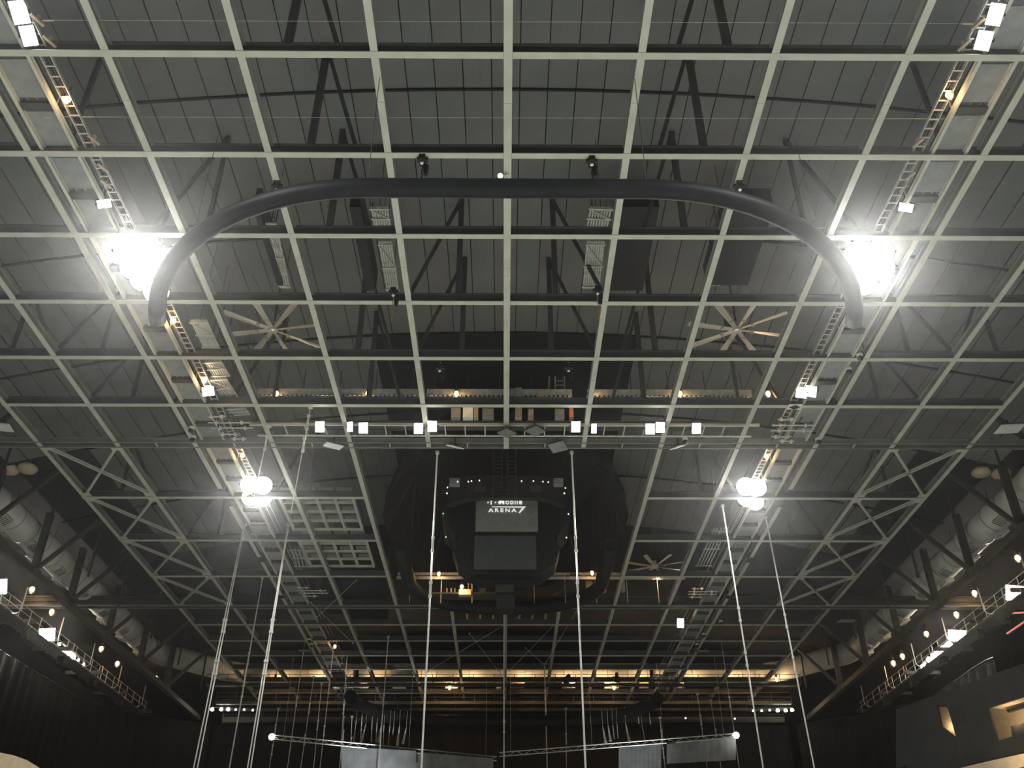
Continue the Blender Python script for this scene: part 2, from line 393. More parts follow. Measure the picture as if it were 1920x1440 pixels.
def round_flood(p, label, r, target):
    p = Vector(p); q = aim_quat(p, target); t = thing('floodlight', label, 'floodlight', p, 'floodlight clusters')
    if 'round' not in FL:
        fins = MB()
        for k in range(10): fins.box((.24*math.cos(k*math.pi/5), .24*math.sin(k*math.pi/5), .2), (.03, .2, .2), Matrix.Rotation(k*math.pi/5+math.pi/2, 3, 'Z'))
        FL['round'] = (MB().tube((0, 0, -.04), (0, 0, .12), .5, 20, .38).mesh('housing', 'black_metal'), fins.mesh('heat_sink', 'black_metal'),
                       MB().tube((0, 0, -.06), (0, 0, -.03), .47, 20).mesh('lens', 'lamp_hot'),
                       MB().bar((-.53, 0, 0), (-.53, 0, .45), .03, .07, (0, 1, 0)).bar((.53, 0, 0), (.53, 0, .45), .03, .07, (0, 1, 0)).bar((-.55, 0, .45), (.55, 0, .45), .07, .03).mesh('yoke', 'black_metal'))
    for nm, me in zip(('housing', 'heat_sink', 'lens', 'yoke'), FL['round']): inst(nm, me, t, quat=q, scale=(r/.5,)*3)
    back = q @ Vector((0, 0, .45*r/.5)); MB().tube(back, back+Vector((0, 0, .6)), .03, 6).build('stem', 'black_metal', t)
    return t
wl_base = MB().tube((0, 0, .10), (0, 0, .26), .075, 10).tube((0, 0, .26), (0, 0, .5), .02, 6).mesh('socket', 'dark_steel')
wl_bulb = MB().sphere((0, 0, 0), .10, 10, 7, 1.25).mesh('bulb', 'lamp_warm', True)
wc = MB()
for k in range(4):
    a = k*math.pi/4
    wc.path([(math.cos(a)*.15*math.sin(u), math.sin(a)*.15*math.sin(u), -.17*math.cos(u)) for u in [-math.pi*.75+math.pi*1.5*i/10 for i in range(11)]], .009, 4)
wl_cage = wc.mesh('cage', 'black_metal')
def worklamp(p, label, power=60, group='warm work lamps', s=1.0, light=True, hang=0):
    t = thing('work_lamp', label, 'lamp', p, group)
    for nm, me in (('socket', wl_base), ('bulb', wl_bulb), ('cage', wl_cage)): inst(nm, me, t, scale=(s, s, s))
    if hang: MB().tube((0, 0, .4*s), (0, 0, .4*s+hang), .02, 5).build('hanger', 'dark_steel', t)
    if light: lamp(t, power, (1.0, .62, .28), (0, 0, -.22*s), .12)
    return t

sides = ((-1, 'left'), (1, 'right'))
# big clusters on the two long catwalks, heads shaped and packed to imitate glare
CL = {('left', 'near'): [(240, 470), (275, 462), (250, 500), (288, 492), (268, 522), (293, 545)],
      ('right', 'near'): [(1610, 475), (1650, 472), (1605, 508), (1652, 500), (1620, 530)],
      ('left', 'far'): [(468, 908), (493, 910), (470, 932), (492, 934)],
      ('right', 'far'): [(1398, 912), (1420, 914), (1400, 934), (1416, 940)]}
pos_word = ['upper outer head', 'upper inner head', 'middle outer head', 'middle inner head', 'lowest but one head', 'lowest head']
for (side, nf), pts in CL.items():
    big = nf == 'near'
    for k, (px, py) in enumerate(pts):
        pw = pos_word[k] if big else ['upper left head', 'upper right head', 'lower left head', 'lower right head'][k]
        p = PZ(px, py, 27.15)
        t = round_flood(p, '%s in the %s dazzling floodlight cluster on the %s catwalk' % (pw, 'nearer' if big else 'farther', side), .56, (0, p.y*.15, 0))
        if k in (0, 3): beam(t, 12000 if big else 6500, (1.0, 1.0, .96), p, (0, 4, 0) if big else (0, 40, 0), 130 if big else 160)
for sg, side in sides:        # the same catwalk goes on over the camera: unseen floodlights added to brighten the floor
    for y, nm in ((12.5, 'just above the upper picture edge'), (4.5, 'over the near seats')):
        p = Vector((sg*15.2, y, 27.15)); t = flood(p, 'added unseen floodlight on the %s catwalk %s' % (side, nm), (.78, .72), 'lamp_white', 'catwalk floodlights', target=(sg*5, y, 0))
        beam(t, 21000, (.98, 1.0, .97), p, (sg*5, y+1, 0), 140)
for px, py, lab, sz, m in ((36, 22, 'topmost white floodlight at the upper left corner', (.5, .74), 'lamp_white'), (53, 66, 'second white floodlight from the upper left corner', (.46, .66), 'lamp_white'),
                       (1867, 26, 'topmost white floodlight at the upper right corner', (.46, .70), 'lamp_white'), (1845, 75, 'second white floodlight from the upper right corner', (.48, .64), 'lamp_white'),
                       (195, 381, 'small square floodlight just above the left dazzling cluster', (.52, .34), 'lamp_white'), (1699, 388, 'small square floodlight just above the right dazzling cluster', (.54, .34), 'lamp_white'),
                       (1599, 560, 'small square floodlight just below the right dazzling cluster', (.38, .55), 'lamp_white'),
                       (390, 733, 'lone white floodlight on the left catwalk below the ceiling fan', (.6, .5), 'lamp_hot'), (1503, 735, 'left head of the floodlight pair on the right catwalk below the ceiling fan', (.55, .6), 'lamp_hot'), (1521, 733, 'right head of the floodlight pair on the right catwalk below the ceiling fan', (.55, .6), 'lamp_hot')):
    flood(PZ(px, py, 27.2), lab, sz, m, 'catwalk floodlights')
# row on the lighting truss
row = [(600, 800, 0), (656, 800, 1), (681, 802, 0), (785, 803, 0), (811, 799, 0), (1079, 800, 0), (1113, 803, 2), (1219, 804, 0), (1238, 801, 0), (1305, 803, 0)]
for k, (px, py, m) in enumerate(row):
    p = PZ(px, py, 26.85)
    t = flood(p, '%s floodlight from the left in the row on the pipe truss' % ORD[k], (.5, .6) if m == 0 else (.3, .55), ['lamp_white', 'lamp_white', 'lamp_dim'][m], 'floodlights on the pipe truss', target=(p.x*.5 + random.uniform(-9, 9), 6, 0), stem=.2)
    if k in (0, 4, 5, 8): beam(t, 260, (1, .97, .9), p, (p.x*.5, 6, 0), 130)
# warm work lamps
for k, px in enumerate((518, 690, 856, 1108, 1275, 1440)):
    p = PY(px, 738, ROW[5]+.05)
    worklamp(p, '%s warm lamp from the left along the cable tray over the fifth cross beam' % ORD[k], 70, s=1.25)
for px, py, z, pw, lab in ((125, 187, 27.3, 40, 'warm work lamp high on the left catwalk, below the corner floodlights'), (1780, 178, 27.3, 40, 'warm work lamp high on the right catwalk, below the corner floodlights'),
                       (325, 601, 27.3, 60, 'warm work lamp just below the left dazzling cluster'), (383, 712, 27.3, 60, 'warm work lamp above the lone left catwalk floodlight'),
                       (455, 853, 27.3, 60, 'warm work lamp above the farther left cluster'), (1437, 855, 27.3, 60, 'warm work lamp above the farther right cluster'),
                       (866, 1100, 26.6, 90, 'warm work lamp below the scoreboard, on the far catwalk'), (823, 1076, 27.4, 60, 'small warm lamp on the tray below the scoreboard, left end'),
                       (1110, 1074, 27.4, 50, 'small warm lamp on the tray below the scoreboard, right end'), (1233, 1082, 27.4, 50, 'warm lamp right of the scoreboard near the small far fan'),
                       (628, 1212, 27.0, 40, 'warm lamp by the black box on the far left catwalk'), (1335, 1075, 27.4, 40, 'warm lamp at the right end of the far cable tray')):
    worklamp(PZ(px, py, z), lab, pw, s=1.3)
t = flood(PZ(1276, 1168, 26.9), 'tilted bright floodlight on the far right catwalk', (.55, .8), 'lamp_hot', 'catwalk floodlights')

# ------------------------------------------------------------------ black oval tube of rink shape
def rrect(cx, cy, hx, hy, r, z, n=12):
    pts = []
    for (sx, sy, a0) in ((1, 1, 0), (-1, 1, 90), (-1, -1, 180), (1, -1, 270)):
        for k in range(n+1):
            a = math.radians(a0+90*k/n); pts.append((cx+sx*(hx-r)+r*math.cos(a), cy+sy*(hy-r)+r*math.sin(a), z))
    return pts
def arc_tube(label, yc, sy, arm):
    t = thing('curved_tube', label, 'tube', (0.05, yc, 22.0), 'black curved tubes')
    pts = rrect(0, 0, 12.75, 20, 8.6, 0, 20)
    half = [(x, y-sy*20, z) for x, y, z in pts if y*sy > 20-arm]
    MB().path(half, .30 if sy < 0 else .52, 14).build('tube', 'tube_black', t, True)
    for x, y in ((-4.2, 0), (4.2, 0), (-10.2, -sy*2.6), (10.2, -sy*2.6)):
        MB().tube((x, y, .28), (x, y, 5.1), .012, 5).build('suspension_cable', 'dark_steel', t)
        MB().box((x, y, .3), (.14, .14, .1)).build('clamp', 'black_metal', t)
arc_tube('huge black U-shaped tube arching across the upper half of the picture', 19.95, -1, 7.0)
arc_tube('black U-shaped tube sagging across the far end above the wire trusses', 86.4, 1, 8.6)
# second, smaller oval tube around the scoreboard
t = thing('curved_tube', 'smaller black U-shaped tube curving behind the hanging scoreboard', 'tube', (XC, 58.3, 26.2))
MB().path([(6.9, -2, 0)]+[q for q in rrect(0, 0, 6.9, 10.2, 5.6, 0, 12) if q[1] > 0]+[(-6.9, -2, 0)], .5, 14).build('tube', 'tube_black', t, True)
for sx in (-1, 1):
    for sy in (0, 1): MB().tube((sx*6.4, sy*4.2, .5), (sx*6.4, sy*4.2, 6), .02, 5).build('suspension_cable', 'dark_steel', t)

# ------------------------------------------------------------------ ceiling fans
def fan(p, label, dia, a0):
    t = thing('ceiling_fan', label, 'ceiling fan', p, 'large ceiling fans'); r = dia/2
    MB().tube((0, 0, -.10), (0, 0, .08), .22, 16).tube((0, 0, .08), (0, 0, .42), .15, 12).build('motor', 'galvanised', t)
    MB().tube((0, 0, -.16), (0, 0, -.10), .12, 12, .2).build('hub_cap', 'fan_blade', t)
    MB().tube((0, 0, .42), (0, 0, 3.2), .05, 8).build('downrod', 'dark_steel', t)
    for k in range(4):
        a = k*math.pi/2+.4; MB().tube((0, 0, .9), (1.5*math.cos(a), 1.5*math.sin(a), 3.0), .01, 4).build('guy_wire', 'dark_steel', t)
    bl = MB()
    sec = [(.20, .10, .30), (.9, .12, .30), (r-.25, .17, .16), (r, .15, .14)]
    vs = []
    for x, hw, tw in sec:
        for e, zz in ((-1, 0), (0, .035), (1, 0), (0, -.012)):
            vs.append((x, e*hw*math.cos(tw), e*hw*math.sin(tw)+zz))
    fs = [(0, 1, 2, 3), (15, 14, 13, 12)]
    for i in range(3): fs += [(i*4+k, i*4+4+k, i*4+4+(k+1) % 4, i*4+(k+1) % 4) for k in range(4)]
    bl.add(vs, fs); bm = bl.mesh('blade', 'fan_blade')
    cl = MB().box((.78, 0, -.03), (.14, .22, .03)).mesh('clamp', 'tan_box')
    for k in range(8):
        q = Quaternion((0, 0, 1), a0+k*math.pi/4)
        b = inst('blade', bm, t, (0, 0, -.02), q); inst('clamp', cl, b)
    lamp
    return t
fan(PZ(512, 618, 28.6), 'large eight-bladed ceiling fan on the left', 5.0, math.radians(35))
fan(PZ(1382, 618, 28.6), 'large eight-bladed ceiling fan on the right', 5.0, math.radians(11))
fan(PZ(1228, 1062, 29.0), 'large ceiling fan far off, right of the scoreboard', 5.0, math.radians(20))
# ------------------------------------------------------------------ scoreboard
YS = 53.0
def bx(px, py, y=YS): return PY(px, py, y)
sbt = thing('scoreboard', 'black centre-hung scoreboard with a dark grey screen and a white lettered panel', 'scoreboard', (XC, 57.5, 24.5))
o = sbt.location
def octo(x0, x1, yf, depth, ch):
    return [(x0+ch, yf), (x1-ch, yf), (x1, yf+ch), (x1, yf+depth-ch), (x1-ch, yf+depth), (x0+ch, yf+depth), (x0, yf+depth-ch), (x0, yf+ch)]
def solid(poly, z0, z1, name, m, par=sbt):
    return MB().prism([Vector((x, y, z0))-o for x, y in poly], (0, 0, z1-z0)).build(name, m, par)
def front_prism(poly, y, depth, name, m):
    return MB().prism([PY(x, q, y)-o for x, q in poly][::-1], (0, depth, 0)).build(name, m, sbt)
front_prism([(862, 1000), (1037, 1000), (1050, 1028), (1042, 1054), (1012, 1076), (888, 1076), (857, 1054), (848, 1028)], YS+.12, 2.0, 'lower_body', 'board_body')
front_prism([(842, 905), (1060, 905), (1068, 935), (1066, 975), (1046, 1003), (853, 1003), (834, 975), (832, 935)], YS+.15, 3.4, 'upper_body', 'board_body')
def plate(x0, y0, x1, y1, y, name, m, par=sbt, th=.1):
    a, b = PY(x0, y0, y), PY(x1, y1, y); c = (a+b)/2-o
    return MB().box(c, (abs(b.x-a.x), th, abs(a.z-b.z))).build(name, m, par)
plate(890, 1005, 1006, 1068, YS+.05, 'screen', 'screen_grey')
lp = plate(893, 920, 1009, 997, YS+.08, 'logo_panel', 'board_grey')
for k in range(1, 6):
    pass
# the band around the top
band = rrect(bx(949, 920).x, YS+3.3, 4.15, 4.6, 2.6, 0, 8)
zb0, zb1 = PY(949, 934, YS-1.2).z, PY(949, 893, YS-1.2).z
m_ = MB(); nb = len(band)
outer = [Vector((x, y, 0)) for x, y, _ in band]
cx_, cy_ = band[0][0]-4.15, YS+3.3
inner = [Vector((cx_+(p.x-cx_)*.9, cy_+(p.y-cy_)*.9, 0)) for p in outer]
vs = []
for z in (zb0, zb1):
    vs += [p+Vector((0, 0, z))-o for p in outer]+[p+Vector((0, 0, z))-o for p in inner]
fs = []
for k in range(nb):
    l = (k+1) % nb
    fs += [(k, l, 2*nb+l, 2*nb+k), (nb+k, 3*nb+k, 3*nb+l, nb+l), (k, nb+k, nb+l, l), (2*nb+k, 2*nb+l, 3*nb+l, 3*nb+k)]
m_.add(vs, fs); m_.build('top_band', 'board_brown', sbt)
plate(843, 900, 862, 910, YS-1.55, 'equipment_box', 'grey_box', th=.5); plate(1038, 900, 1056, 910, YS-1.55, 'equipment_box', 'grey_box', th=.5)
plate(889, 912, 911, 921, YS-1.35, 'vent_plate', 'dark_steel'); plate(993, 912, 1014, 921, YS-1.35, 'vent_plate', 'dark_steel')
for px, py, y, m in [(858, 903, -1.9, 'led_white'), (878, 903, -1.5, 'led_white'), (884, 902, -1.5, 'led_white'), (899, 901, -1.5, 'led_white'), (978, 902, -1.5, 'led_white'), (1000, 902, -1.5, 'led_white'), (1018, 903, -1.5, 'led_white'), (1028, 904, -1.5, 'led_white'),
                     (839, 914, -1.0, 'led_white'), (1060, 915, -1.0, 'led_white'), (838, 925, -1.0, 'lamp_dim'), (1058, 925, -1.0, 'lamp_dim'), (831, 963, .1, 'led_green'), (836, 1007, .1, 'led_green'), (1066, 964, .1, 'led_white'), (1062, 1008, .1, 'led_white')]:
    c = PY(px, py, YS+y)-o; MB().box(c, (.075, .05, .075)).build('indicator_light', m, sbt)
# neck below
plate(870, 1074, 1016, 1086, YS+1.2, 'neck', 'board_body', th=1.4)
plate(893, 1085, 1000, 1096, YS+1.2, 'neck', 'board_body', th=1.2)
plate(929, 1098, 963, 1114, YS+1.6, 'control_box', 'dark_steel', th=.8)
plate(931, 1114, 965, 1146, YS+1.8, 'projector', 'board_body', th=1.0)
# two ladder trusses that carry it in front
for x0, x1 in ((925, 941), (951, 967)):
    m_ = MB(); y = YS-1.9
    for x in (x0, x1): m_.bar(PY(x, 936, y)-o, PY(x, 850, y)-o+Vector((0, 0, .5)), .06, .06)
    for k in range(12): m_.bar(PY(x0, 934-k*7, y)-o, PY(x1, 934-k*7, y)-o, .03, .03)
    m_.build('mast', 'dark_steel', sbt)
def text(s, px, py, y, size, par, stretch=1.0):
    c = bpy.data.curves.new('lettering', 'FONT'); c.body = s; c.size = size; c.align_x = 'CENTER'; c.align_y = 'CENTER'; c.extrude = .02; c.offset = .012
    c.space_character = stretch
    ob = bpy.data.objects.new('lettering', c); COL.objects.link(ob); ob.data.materials.append(MATS['sign_white'])
    me = bpy.data.meshes.new_from_object(ob); bpy.data.objects.remove(ob); ob = inst('lettering', me)
    ob.parent = par; ob.location = PY(px, py, y)-o; ob.rotation_euler = (math.pi/2, 0, 0); return ob
text('ARENA', 942, 957, YS-.02, .42, lp, 1.45).scale = (1.0, .8, 1)
text('T', 921, 941, YS-.02, .56, lp).scale = (1.1, 1, 1)
text('Mobile', 957, 941, YS-.02, .5, lp, 1.1)
m_ = MB()
for px, py in ((915, 942), (929, 942), (935, 942)): m_.box(PY(px, py, YS-.02)-o, (.09, .04, .09))
m_.build('logo_dots', 'sign_white', lp)
sw = [(922, 949.5), (986, 949.5), (975, 961.5), (972, 961.5), (979, 951.5), (922, 950.5)]
MB().prism([PY(x, y, YS-.03)-o for x, y in sw], (0, .03, 0)).build('swoosh', 'sign_white', lp)
# black drape drum over the well
t = thing('black_drape', 'black curved drape closing the roof well above the scoreboard', 'drape', (XC, 58, 27.4))
m_ = MB(); n = 48
ring = [(8.2*math.cos(2*math.pi*k/n)*1.0, 12.2*math.sin(2*math.pi*k/n)) for k in range(n)]
vs = []
for zz, sc_ in ((0.9, 1.0), (3.0, .93), (4.9, .80)):
    for k, (x, y) in enumerate(ring):
        f_ = sc_*(1+.012*(k % 2)); vs.append((x*f_, y*f_, zz))
fs = []
for i in range(2): fs += [(i*n+k, i*n+(k+1) % n, (i+1)*n+(k+1) % n, (i+1)*n+k) for k in range(n)]
fs.append(tuple(2*n+k for k in range(n)))
m_.add(vs, fs); m_.build('cloth', 'drape_black', t)
for k in range(0, n, 6):
    x, y = ring[k]; MB().tube((x*.97, y*.97, .9), (x*.78, y*.78, 4.9), .05, 5).build('batten', 'board_brown', t)
for k in range(n//8):
    pass

# ------------------------------------------------------------------ far catwalk tray and clutter behind the scoreboard
YB = ROW[9]+1.6
t = thing('cable_tray', 'far bright cable tray seen below and beside the scoreboard', 'cable tray', (0, YB, ZG+.3), 'cross cable trays')
for z, yo in ((.55, 0), (0.05, -.5)): MB().bar((-8, yo, z), (13.4, yo, z), .06, .22).build('side_rail', 'galvanised', t)
for k in range(9): MB().bar((-7+k*2.3, 0, .6), (-7+k*2.3, 0, -1.7), .05, .05).build('hanger', 'galvanised', t)
for px0, px1, lab in ((838, 880, 'door frame'), (1100, 1137, 'rack')):
    pass
t = thing('equipment_platform', 'warmly lit equipment platform under the scoreboard with posts and a cabinet', 'platform', PY(866, 1118, YB+.6))
o2 = t.location
MB().box((0, 0, 0), (5.4, 1.4, .1)).build('deck', 'dark_steel', t)
for px in (838, 846, 853, 878, 884): MB().bar(PY(px, 1117, YB+.4)-o2, PY(px, 1085 if px > 870 else 1103, YB+.4)-o2, .09, .09).build('post', 'tan_box', t)
MB().box(PY(872, 1112, YB)-o2, (.9, .5, .42)).build('cabinet', 'tan_box', t)
MB().box(PY(905, 1106, YB+.3)-o2, (.5, .4, .7)).build('case', 'dark_steel', t)
for k, (px, py, wd, h, m) in enumerate(((1104, 1095, .5, .9, 'black_metal'), (1120, 1103, .25, .8, 'tan_box'), (1133, 1100, .2, .8, 'tan_box'), (1070, 1104, .8, .8, 'black_metal'), (1168, 1098, .25, .9, 'grey_box'), (1078, 1085, .6, .5, 'dark_steel'))):
    q = PY(px, py, YB); ob = MB().box((0, 0, 0), (wd, .5, h)).box((0, 0, h*.5+.03), (wd*1.1, .56, .06)).build('equipment_case', m); ob.location = q
    tag(ob, ['black cabinet right of the scoreboard on the far catwalk', 'tall tan case right of the scoreboard, left of two', 'tall tan case right of the scoreboard, right of two', 'wide black cabinet just under the scoreboard', 'pale narrow cabinet beyond the right hanging cable', 'dark square case against the lower right of the scoreboard'][k], 'case', 'cases on the far catwalk', 'thing')

# equipment on the near cross catwalk (behind the fifth cross beam)
eq = [(878, 767, .55, .18, 'white_paint', 'small white box behind the fifth cross beam, left of the centre beam'), (893, 772, .22, .5, 'tan_box', 'upright tan box beside the small white box'), (855, 776, .5, .5, 'grey_box', 'dull grey box left of the small white box'),
      (915, 776, .6, .45, 'grey_box', 'dull grey box touching the centre beam on its left'), (958, 739, .4, .45, 'grey_box', 'left of the grey cabinets on the tray right of the centre beam'), (972, 738, .36, .5, 'grey_box', 'middle grey cabinet on the tray right of the centre beam'), (1014, 740, .36, .4, 'tan_box', 'tan cabinet on the tray right of the grey cabinets'),
      (972, 772, .36, .3, 'tan_box', 'small tan box below the tray right of the centre beam'), (995, 776, .3, .4, 'tan_box', 'second small tan box below the tray right of the centre beam'), (1071, 774, .22, .5, 'orange_sleeve', 'upright orange sleeve left of the first right-hand beam'), (1049, 776, .5, .4, 'grey_box', 'dull grey box beside the orange sleeve')]
for px, py, wd, h, m, lab in eq:
    low = py > 755; yy = ROW[5]+(1.9 if low else .16); zb = 27.365 if low else 27.47
    q = PY(px, py, yy); zt = max(zb+.2, q.z+h/2); q.z = (zb+zt)/2; h = zt-zb
    ob = MB().box((0, 0, 0), (wd, .4, h)).box((0, -.21, 0), (wd*.8, .02, h*.7)).build('equipment_box', m); ob.location = q
    tag(ob, lab, 'box', 'boxes on the cross catwalk', 'thing')
t = thing('ladder', 'pale folding ladder standing above the tray right of the centre beam', 'ladder', PY(1040, 745, ROW[5]+1.0)); o2 = t.location
for a, b in (((1028, 745), (1030, 706)), ((1041, 745), (1041, 706)), ((1058, 748), (1058, 706))): MB().bar(PY(*a, ROW[5]+1)-o2, PY(*b, ROW[5]+1)-o2, .09, .06).build('stile', 'deck_grey', t)
for py in (714, 722, 731, 740): MB().bar(PY(1041, py, ROW[5]+1)-o2, PY(1058, py, ROW[5]+1)-o2, .05, .05).build('rung', 'deck_grey', t)

# ------------------------------------------------------------------ white and grey boards, antennas
def board(px, py, wd, h, m, label, z=26.7, tilt=.9, rz=0, name='antenna_board'):
    p = PZ(px, py, z); t = thing(name, label, 'board', p, 'square boards hung from the grid')
    rot = Quaternion((0, 0, 1), rz) @ Quaternion((1, 0, 0), tilt)
    inst('panel', MB().box((0, 0, 0), (wd, h, .06)).mesh('panel', m), t, quat=rot)
    inst('rim', MB().box((0, 0, .05), (wd*1.05, h*1.05, .05)).mesh('rim', 'black_metal'), t, quat=rot)
    MB().tube((0, 0, .05), (0, 0, .55), .03, 6).build('bracket', 'black_metal', t)
board(625, 836, .95, .7, 'white_paint', 'bright white tilted board below the left floodlights', 26.6, .15, .5)
board(853, 838, .7, .9, 'white_paint', 'white tilted board left of the centre beam above the scoreboard', 26.6, .5, .5)
board(1046, 838, .9, .7, 'grey_box', 'dark tilted board right of the centre beam above the scoreboard', 26.6, -.3, -.5)
board(1272, 838, .7, .8, 'white_paint', 'pale tilted board below the right floodlights', 26.6, .5, -.7)
board(951, 812, .75, .75, 'board_grey', 'grey diamond board on the end of the centre beam', 26.6, .05, math.pi/4)
board(1003, 808, .8, .8, 'board_grey', 'grey diamond board just right of the centre beam', 26.6, .05, math.pi/4)
board(5, 801, .9, 1.0, 'white_paint', 'pale square board at the left edge of the picture', 26.9, .1, .2)
board(1893, 804, 1.25, 1.1, 'white_paint', 'pale square board near the right edge of the picture', 26.9, .1, -.1)
board(1587, 1164, 1.25, 1.0, 'deck_grey', 'dim flat board between the outer beams, lower right', 26.9, .1, 0)
board(1318, 1221, 1.1, .6, 'deck_grey', 'small dim board on the fourth right beam, far off', 26.9, .1, 0)
board(572, 1220, 1.1, .6, 'deck_grey', 'small dim board on the fourth left beam, far off', 26.9, .1, 0)
t = thing('diamond_plate', 'white square plate with a black diamond below the right floodlight pair', 'plate', PZ(1490, 763, 26.9)); 
MB().box((0, 0, 0), (.72, .5, .03)).build('plate', 'white_paint', t)
MB().prism([(-.3, 0, -.03), (0, -.22, -.03), (.3, 0, -.03), (0, .22, -.03)], (0, 0, .012)).build('diamond', 'black_metal', t)
MB().tube((0, 0, 0), (0, 0, .5), .02, 6).build('bracket', 'black_metal', t)

# ------------------------------------------------------------------ conduit racks, pipe racks, hoists
def conduit_rack(px0, py0, px1, py1, z, n, label, m='galvanised', lit=False, wd=1.0):
    a, b = PZ(px0, py0, z), PZ(px1, py1, z); t = thing('conduit_rack', label, 'conduit rack', a, 'ribbed conduit racks')
    L = b-a; s = Vector((L.y, -L.x, 0)).normalized()
    pi = MB().tube((0, 0, 0), L, .05, 6).mesh('conduit', m)
    for k in range(n): inst('conduit', pi, t, s*((k-(n-1)/2)*wd/n))
    for f_ in (.05, .5, .95): MB().bar(L*f_-s*wd*.55+Vector((0, 0, -.08)), L*f_+s*wd*.55+Vector((0, 0, -.08)), .08, .05).build('strut', m, t)
    MB().bar(L*.05-s*wd*.5+Vector((0, 0, -.09)), L*.5+s*wd*.5+Vector((0, 0, -.09)), .05, .04).build('strut', m, t)
    for f_ in (.08, .92): MB().tube(L*f_, L*f_+Vector((0, 0, zroof(a.x)-a.z)), .015, 5).build('hanger', 'dark_steel', t)
conduit_rack(372, 600, 397, 652, 27.6, 8, 'ribbed conduit rack left of the left ceiling fan', wd=.8)
conduit_rack(398, 676, 415, 704, 27.6, 8, 'short ribbed conduit rack below the left ceiling fan', wd=.9)
conduit_rack(408, 708, 432, 745, 27.6, 7, 'ribbed conduit rack beside the lone left catwalk floodlight', wd=.9)
conduit_rack(443, 764, 452, 776, 27.6, 6, 'stubby conduit rack at the left end of the cross tray', wd=1.0)
conduit_rack(711, 388, 718, 428, 29.2, 7, 'bright ribbed rack left of the first left beam, inside the oval tube', wd=.75)
conduit_rack(1127, 388, 1119, 428, 29.2, 8, 'bright ribbed rack left of the first right beam, inside the oval tube', wd=.95)
conduit_rack(722, 452, 737, 545, 29.2, 6, 'long dim ribbed rack beside the first left beam', wd=.6)
conduit_rack(1117, 452, 1108, 540, 29.2, 8, 'long dim ribbed rack beside the first right beam', wd=.8)
conduit_rack(508, 418, 535, 540, 29.2, 5, 'dim ribbed rack left of the second left beam', wd=.5)
conduit_rack(1362, 418, 1340, 535, 29.2, 5, 'dim ribbed rack right of the second right beam', wd=.5)
conduit_rack(1352, 990, 1318, 1062, 27.8, 5, 'warm-lit conduit rack on the far right catwalk', 'galvanised', wd=1.1)
conduit_rack(556, 1028, 566, 1062, 27.4, 4, 'warm-lit conduit rack on the far left catwalk', 'galvanised', wd=1.0)
# dark fabric bags beside the beams
def dark_unit(px0, py0, px1, py1, z, label):
    a, b = PZ(px0, py0, z), PZ(px1, py1, z); t = thing('air_unit', label, 'air unit', (a+b)/2, 'dark roof air units')
    w2, d2 = abs(b.x-a.x), abs(b.y-a.y)
    MB().box((0, 0, .6), (w2, d2, 1.2)).build('casing', 'black_metal', t)
    for k in range(5): MB().box((-w2*.5-.02, -d2*.4+k*d2*.2, .6), (.04, d2*.12, .9)).build('louvre', 'dark_steel', t)
    for e in (-1, 1): MB().tube((e*w2*.4, 0, 1.2), (e*w2*.4, 0, 3.0), .03, 6).build('hanger', 'dark_steel', t)
dark_unit(485, 392, 520, 535, 29.0, 'black air unit left of the second left beam')
dark_unit(1365, 392, 1402, 535, 29.0, 'black air unit right of the second right beam')
dark_unit(655, 388, 705, 545, 29.6, 'black air unit left of the first left beam')
dark_unit(1165, 388, 1205, 545, 29.6, 'black air unit right of the first right beam')
def pipe_rack(px, py, label, n=5):
    p = PZ(px, py, 26.8); t = thing('pipe_rack', label, 'pipes', p, 'short rigging pipes')
    for k, (dx, dy, L) in enumerate(((-.3, -.9, .9), (.2, -.3, 2.2), (.25, .25, 2.2), (-.1, .9, 1.1), (.3, 1.4, .8))[:n]):
        MB().tube((dx-L/2, dy, 0), (dx+L/2, dy, 0), .045, 7).build('pipe', 'galvanised', t)
        MB().box((dx-L*.3, dy, 0), (.12, .14, .16)).build('clamp', 'steel_wire', t); MB().box((dx+L*.3, dy, 0), (.12, .14, .16)).build('clamp', 'steel_wire', t)
    for e in (-.5, .5): MB().bar((e, -1, .1), (e, 1.5, .1), .05, .06).build('rail', 'black_metal', t)
    MB().tube((0, 0, .1), (0, 0, .6), .03, 6).build('stem', 'black_metal', t)
pipe_rack(425, 798, 'bundle of short rigging pipes at the left catwalk corner'); pipe_rack(1477, 803, 'bundle of short rigging pipes at the right catwalk corner')
pipe_rack(580, 1110, 'bundle of short rigging pipes left of the black box', 4); pipe_rack(1312, 1112, 'bundle of short rigging pipes on the far right catwalk', 4)
pipe_rack(665, 1287, 'bundle of short rigging pipes at the far left, below the duct', 3); pipe_rack(1238, 1271, 'bundle of short rigging pipes at the far right, below the duct', 3)
def hoist(px, py, label, chain='black_metal', drop=.9):
    p = PZ(px, py, 26.9); t = thing('chain_hoist', label, 'chain hoist', p, 'chain hoists on the beams')
    MB().box((0, 0, 0), (.22, .42, .24)).tube((-.2, 0, 0), (.2, 0, 0), .10, 10).build('motor', 'black_metal', t)
    MB().sphere((0, -.05, -.2), .07, 8, 5).build('hook_block', 'steel_wire', t, True)
    m_ = MB()
    for k in range(int(drop/.09)): m_.box((.05*math.sin(k*1.3)*.3, .1, -.15-k*.09), (.045, .03, .075) if k % 2 else (.03, .045, .075))
    m_.build('chain', chain, t)
    MB().tube((.12, .2, -.55), (.12, .2, -.1), .08, 8, .12).build('chain_bag', 'black_metal', t)
    MB().tube((0, 0, .1), (0, 0, .35), .02, 6).build('sling', 'steel_wire', t)
hoist(792, 300, 'chain hoist on the second cross beam left of the centre beam'); hoist(1109, 303, 'chain hoist on the second cross beam right of the centre beam')
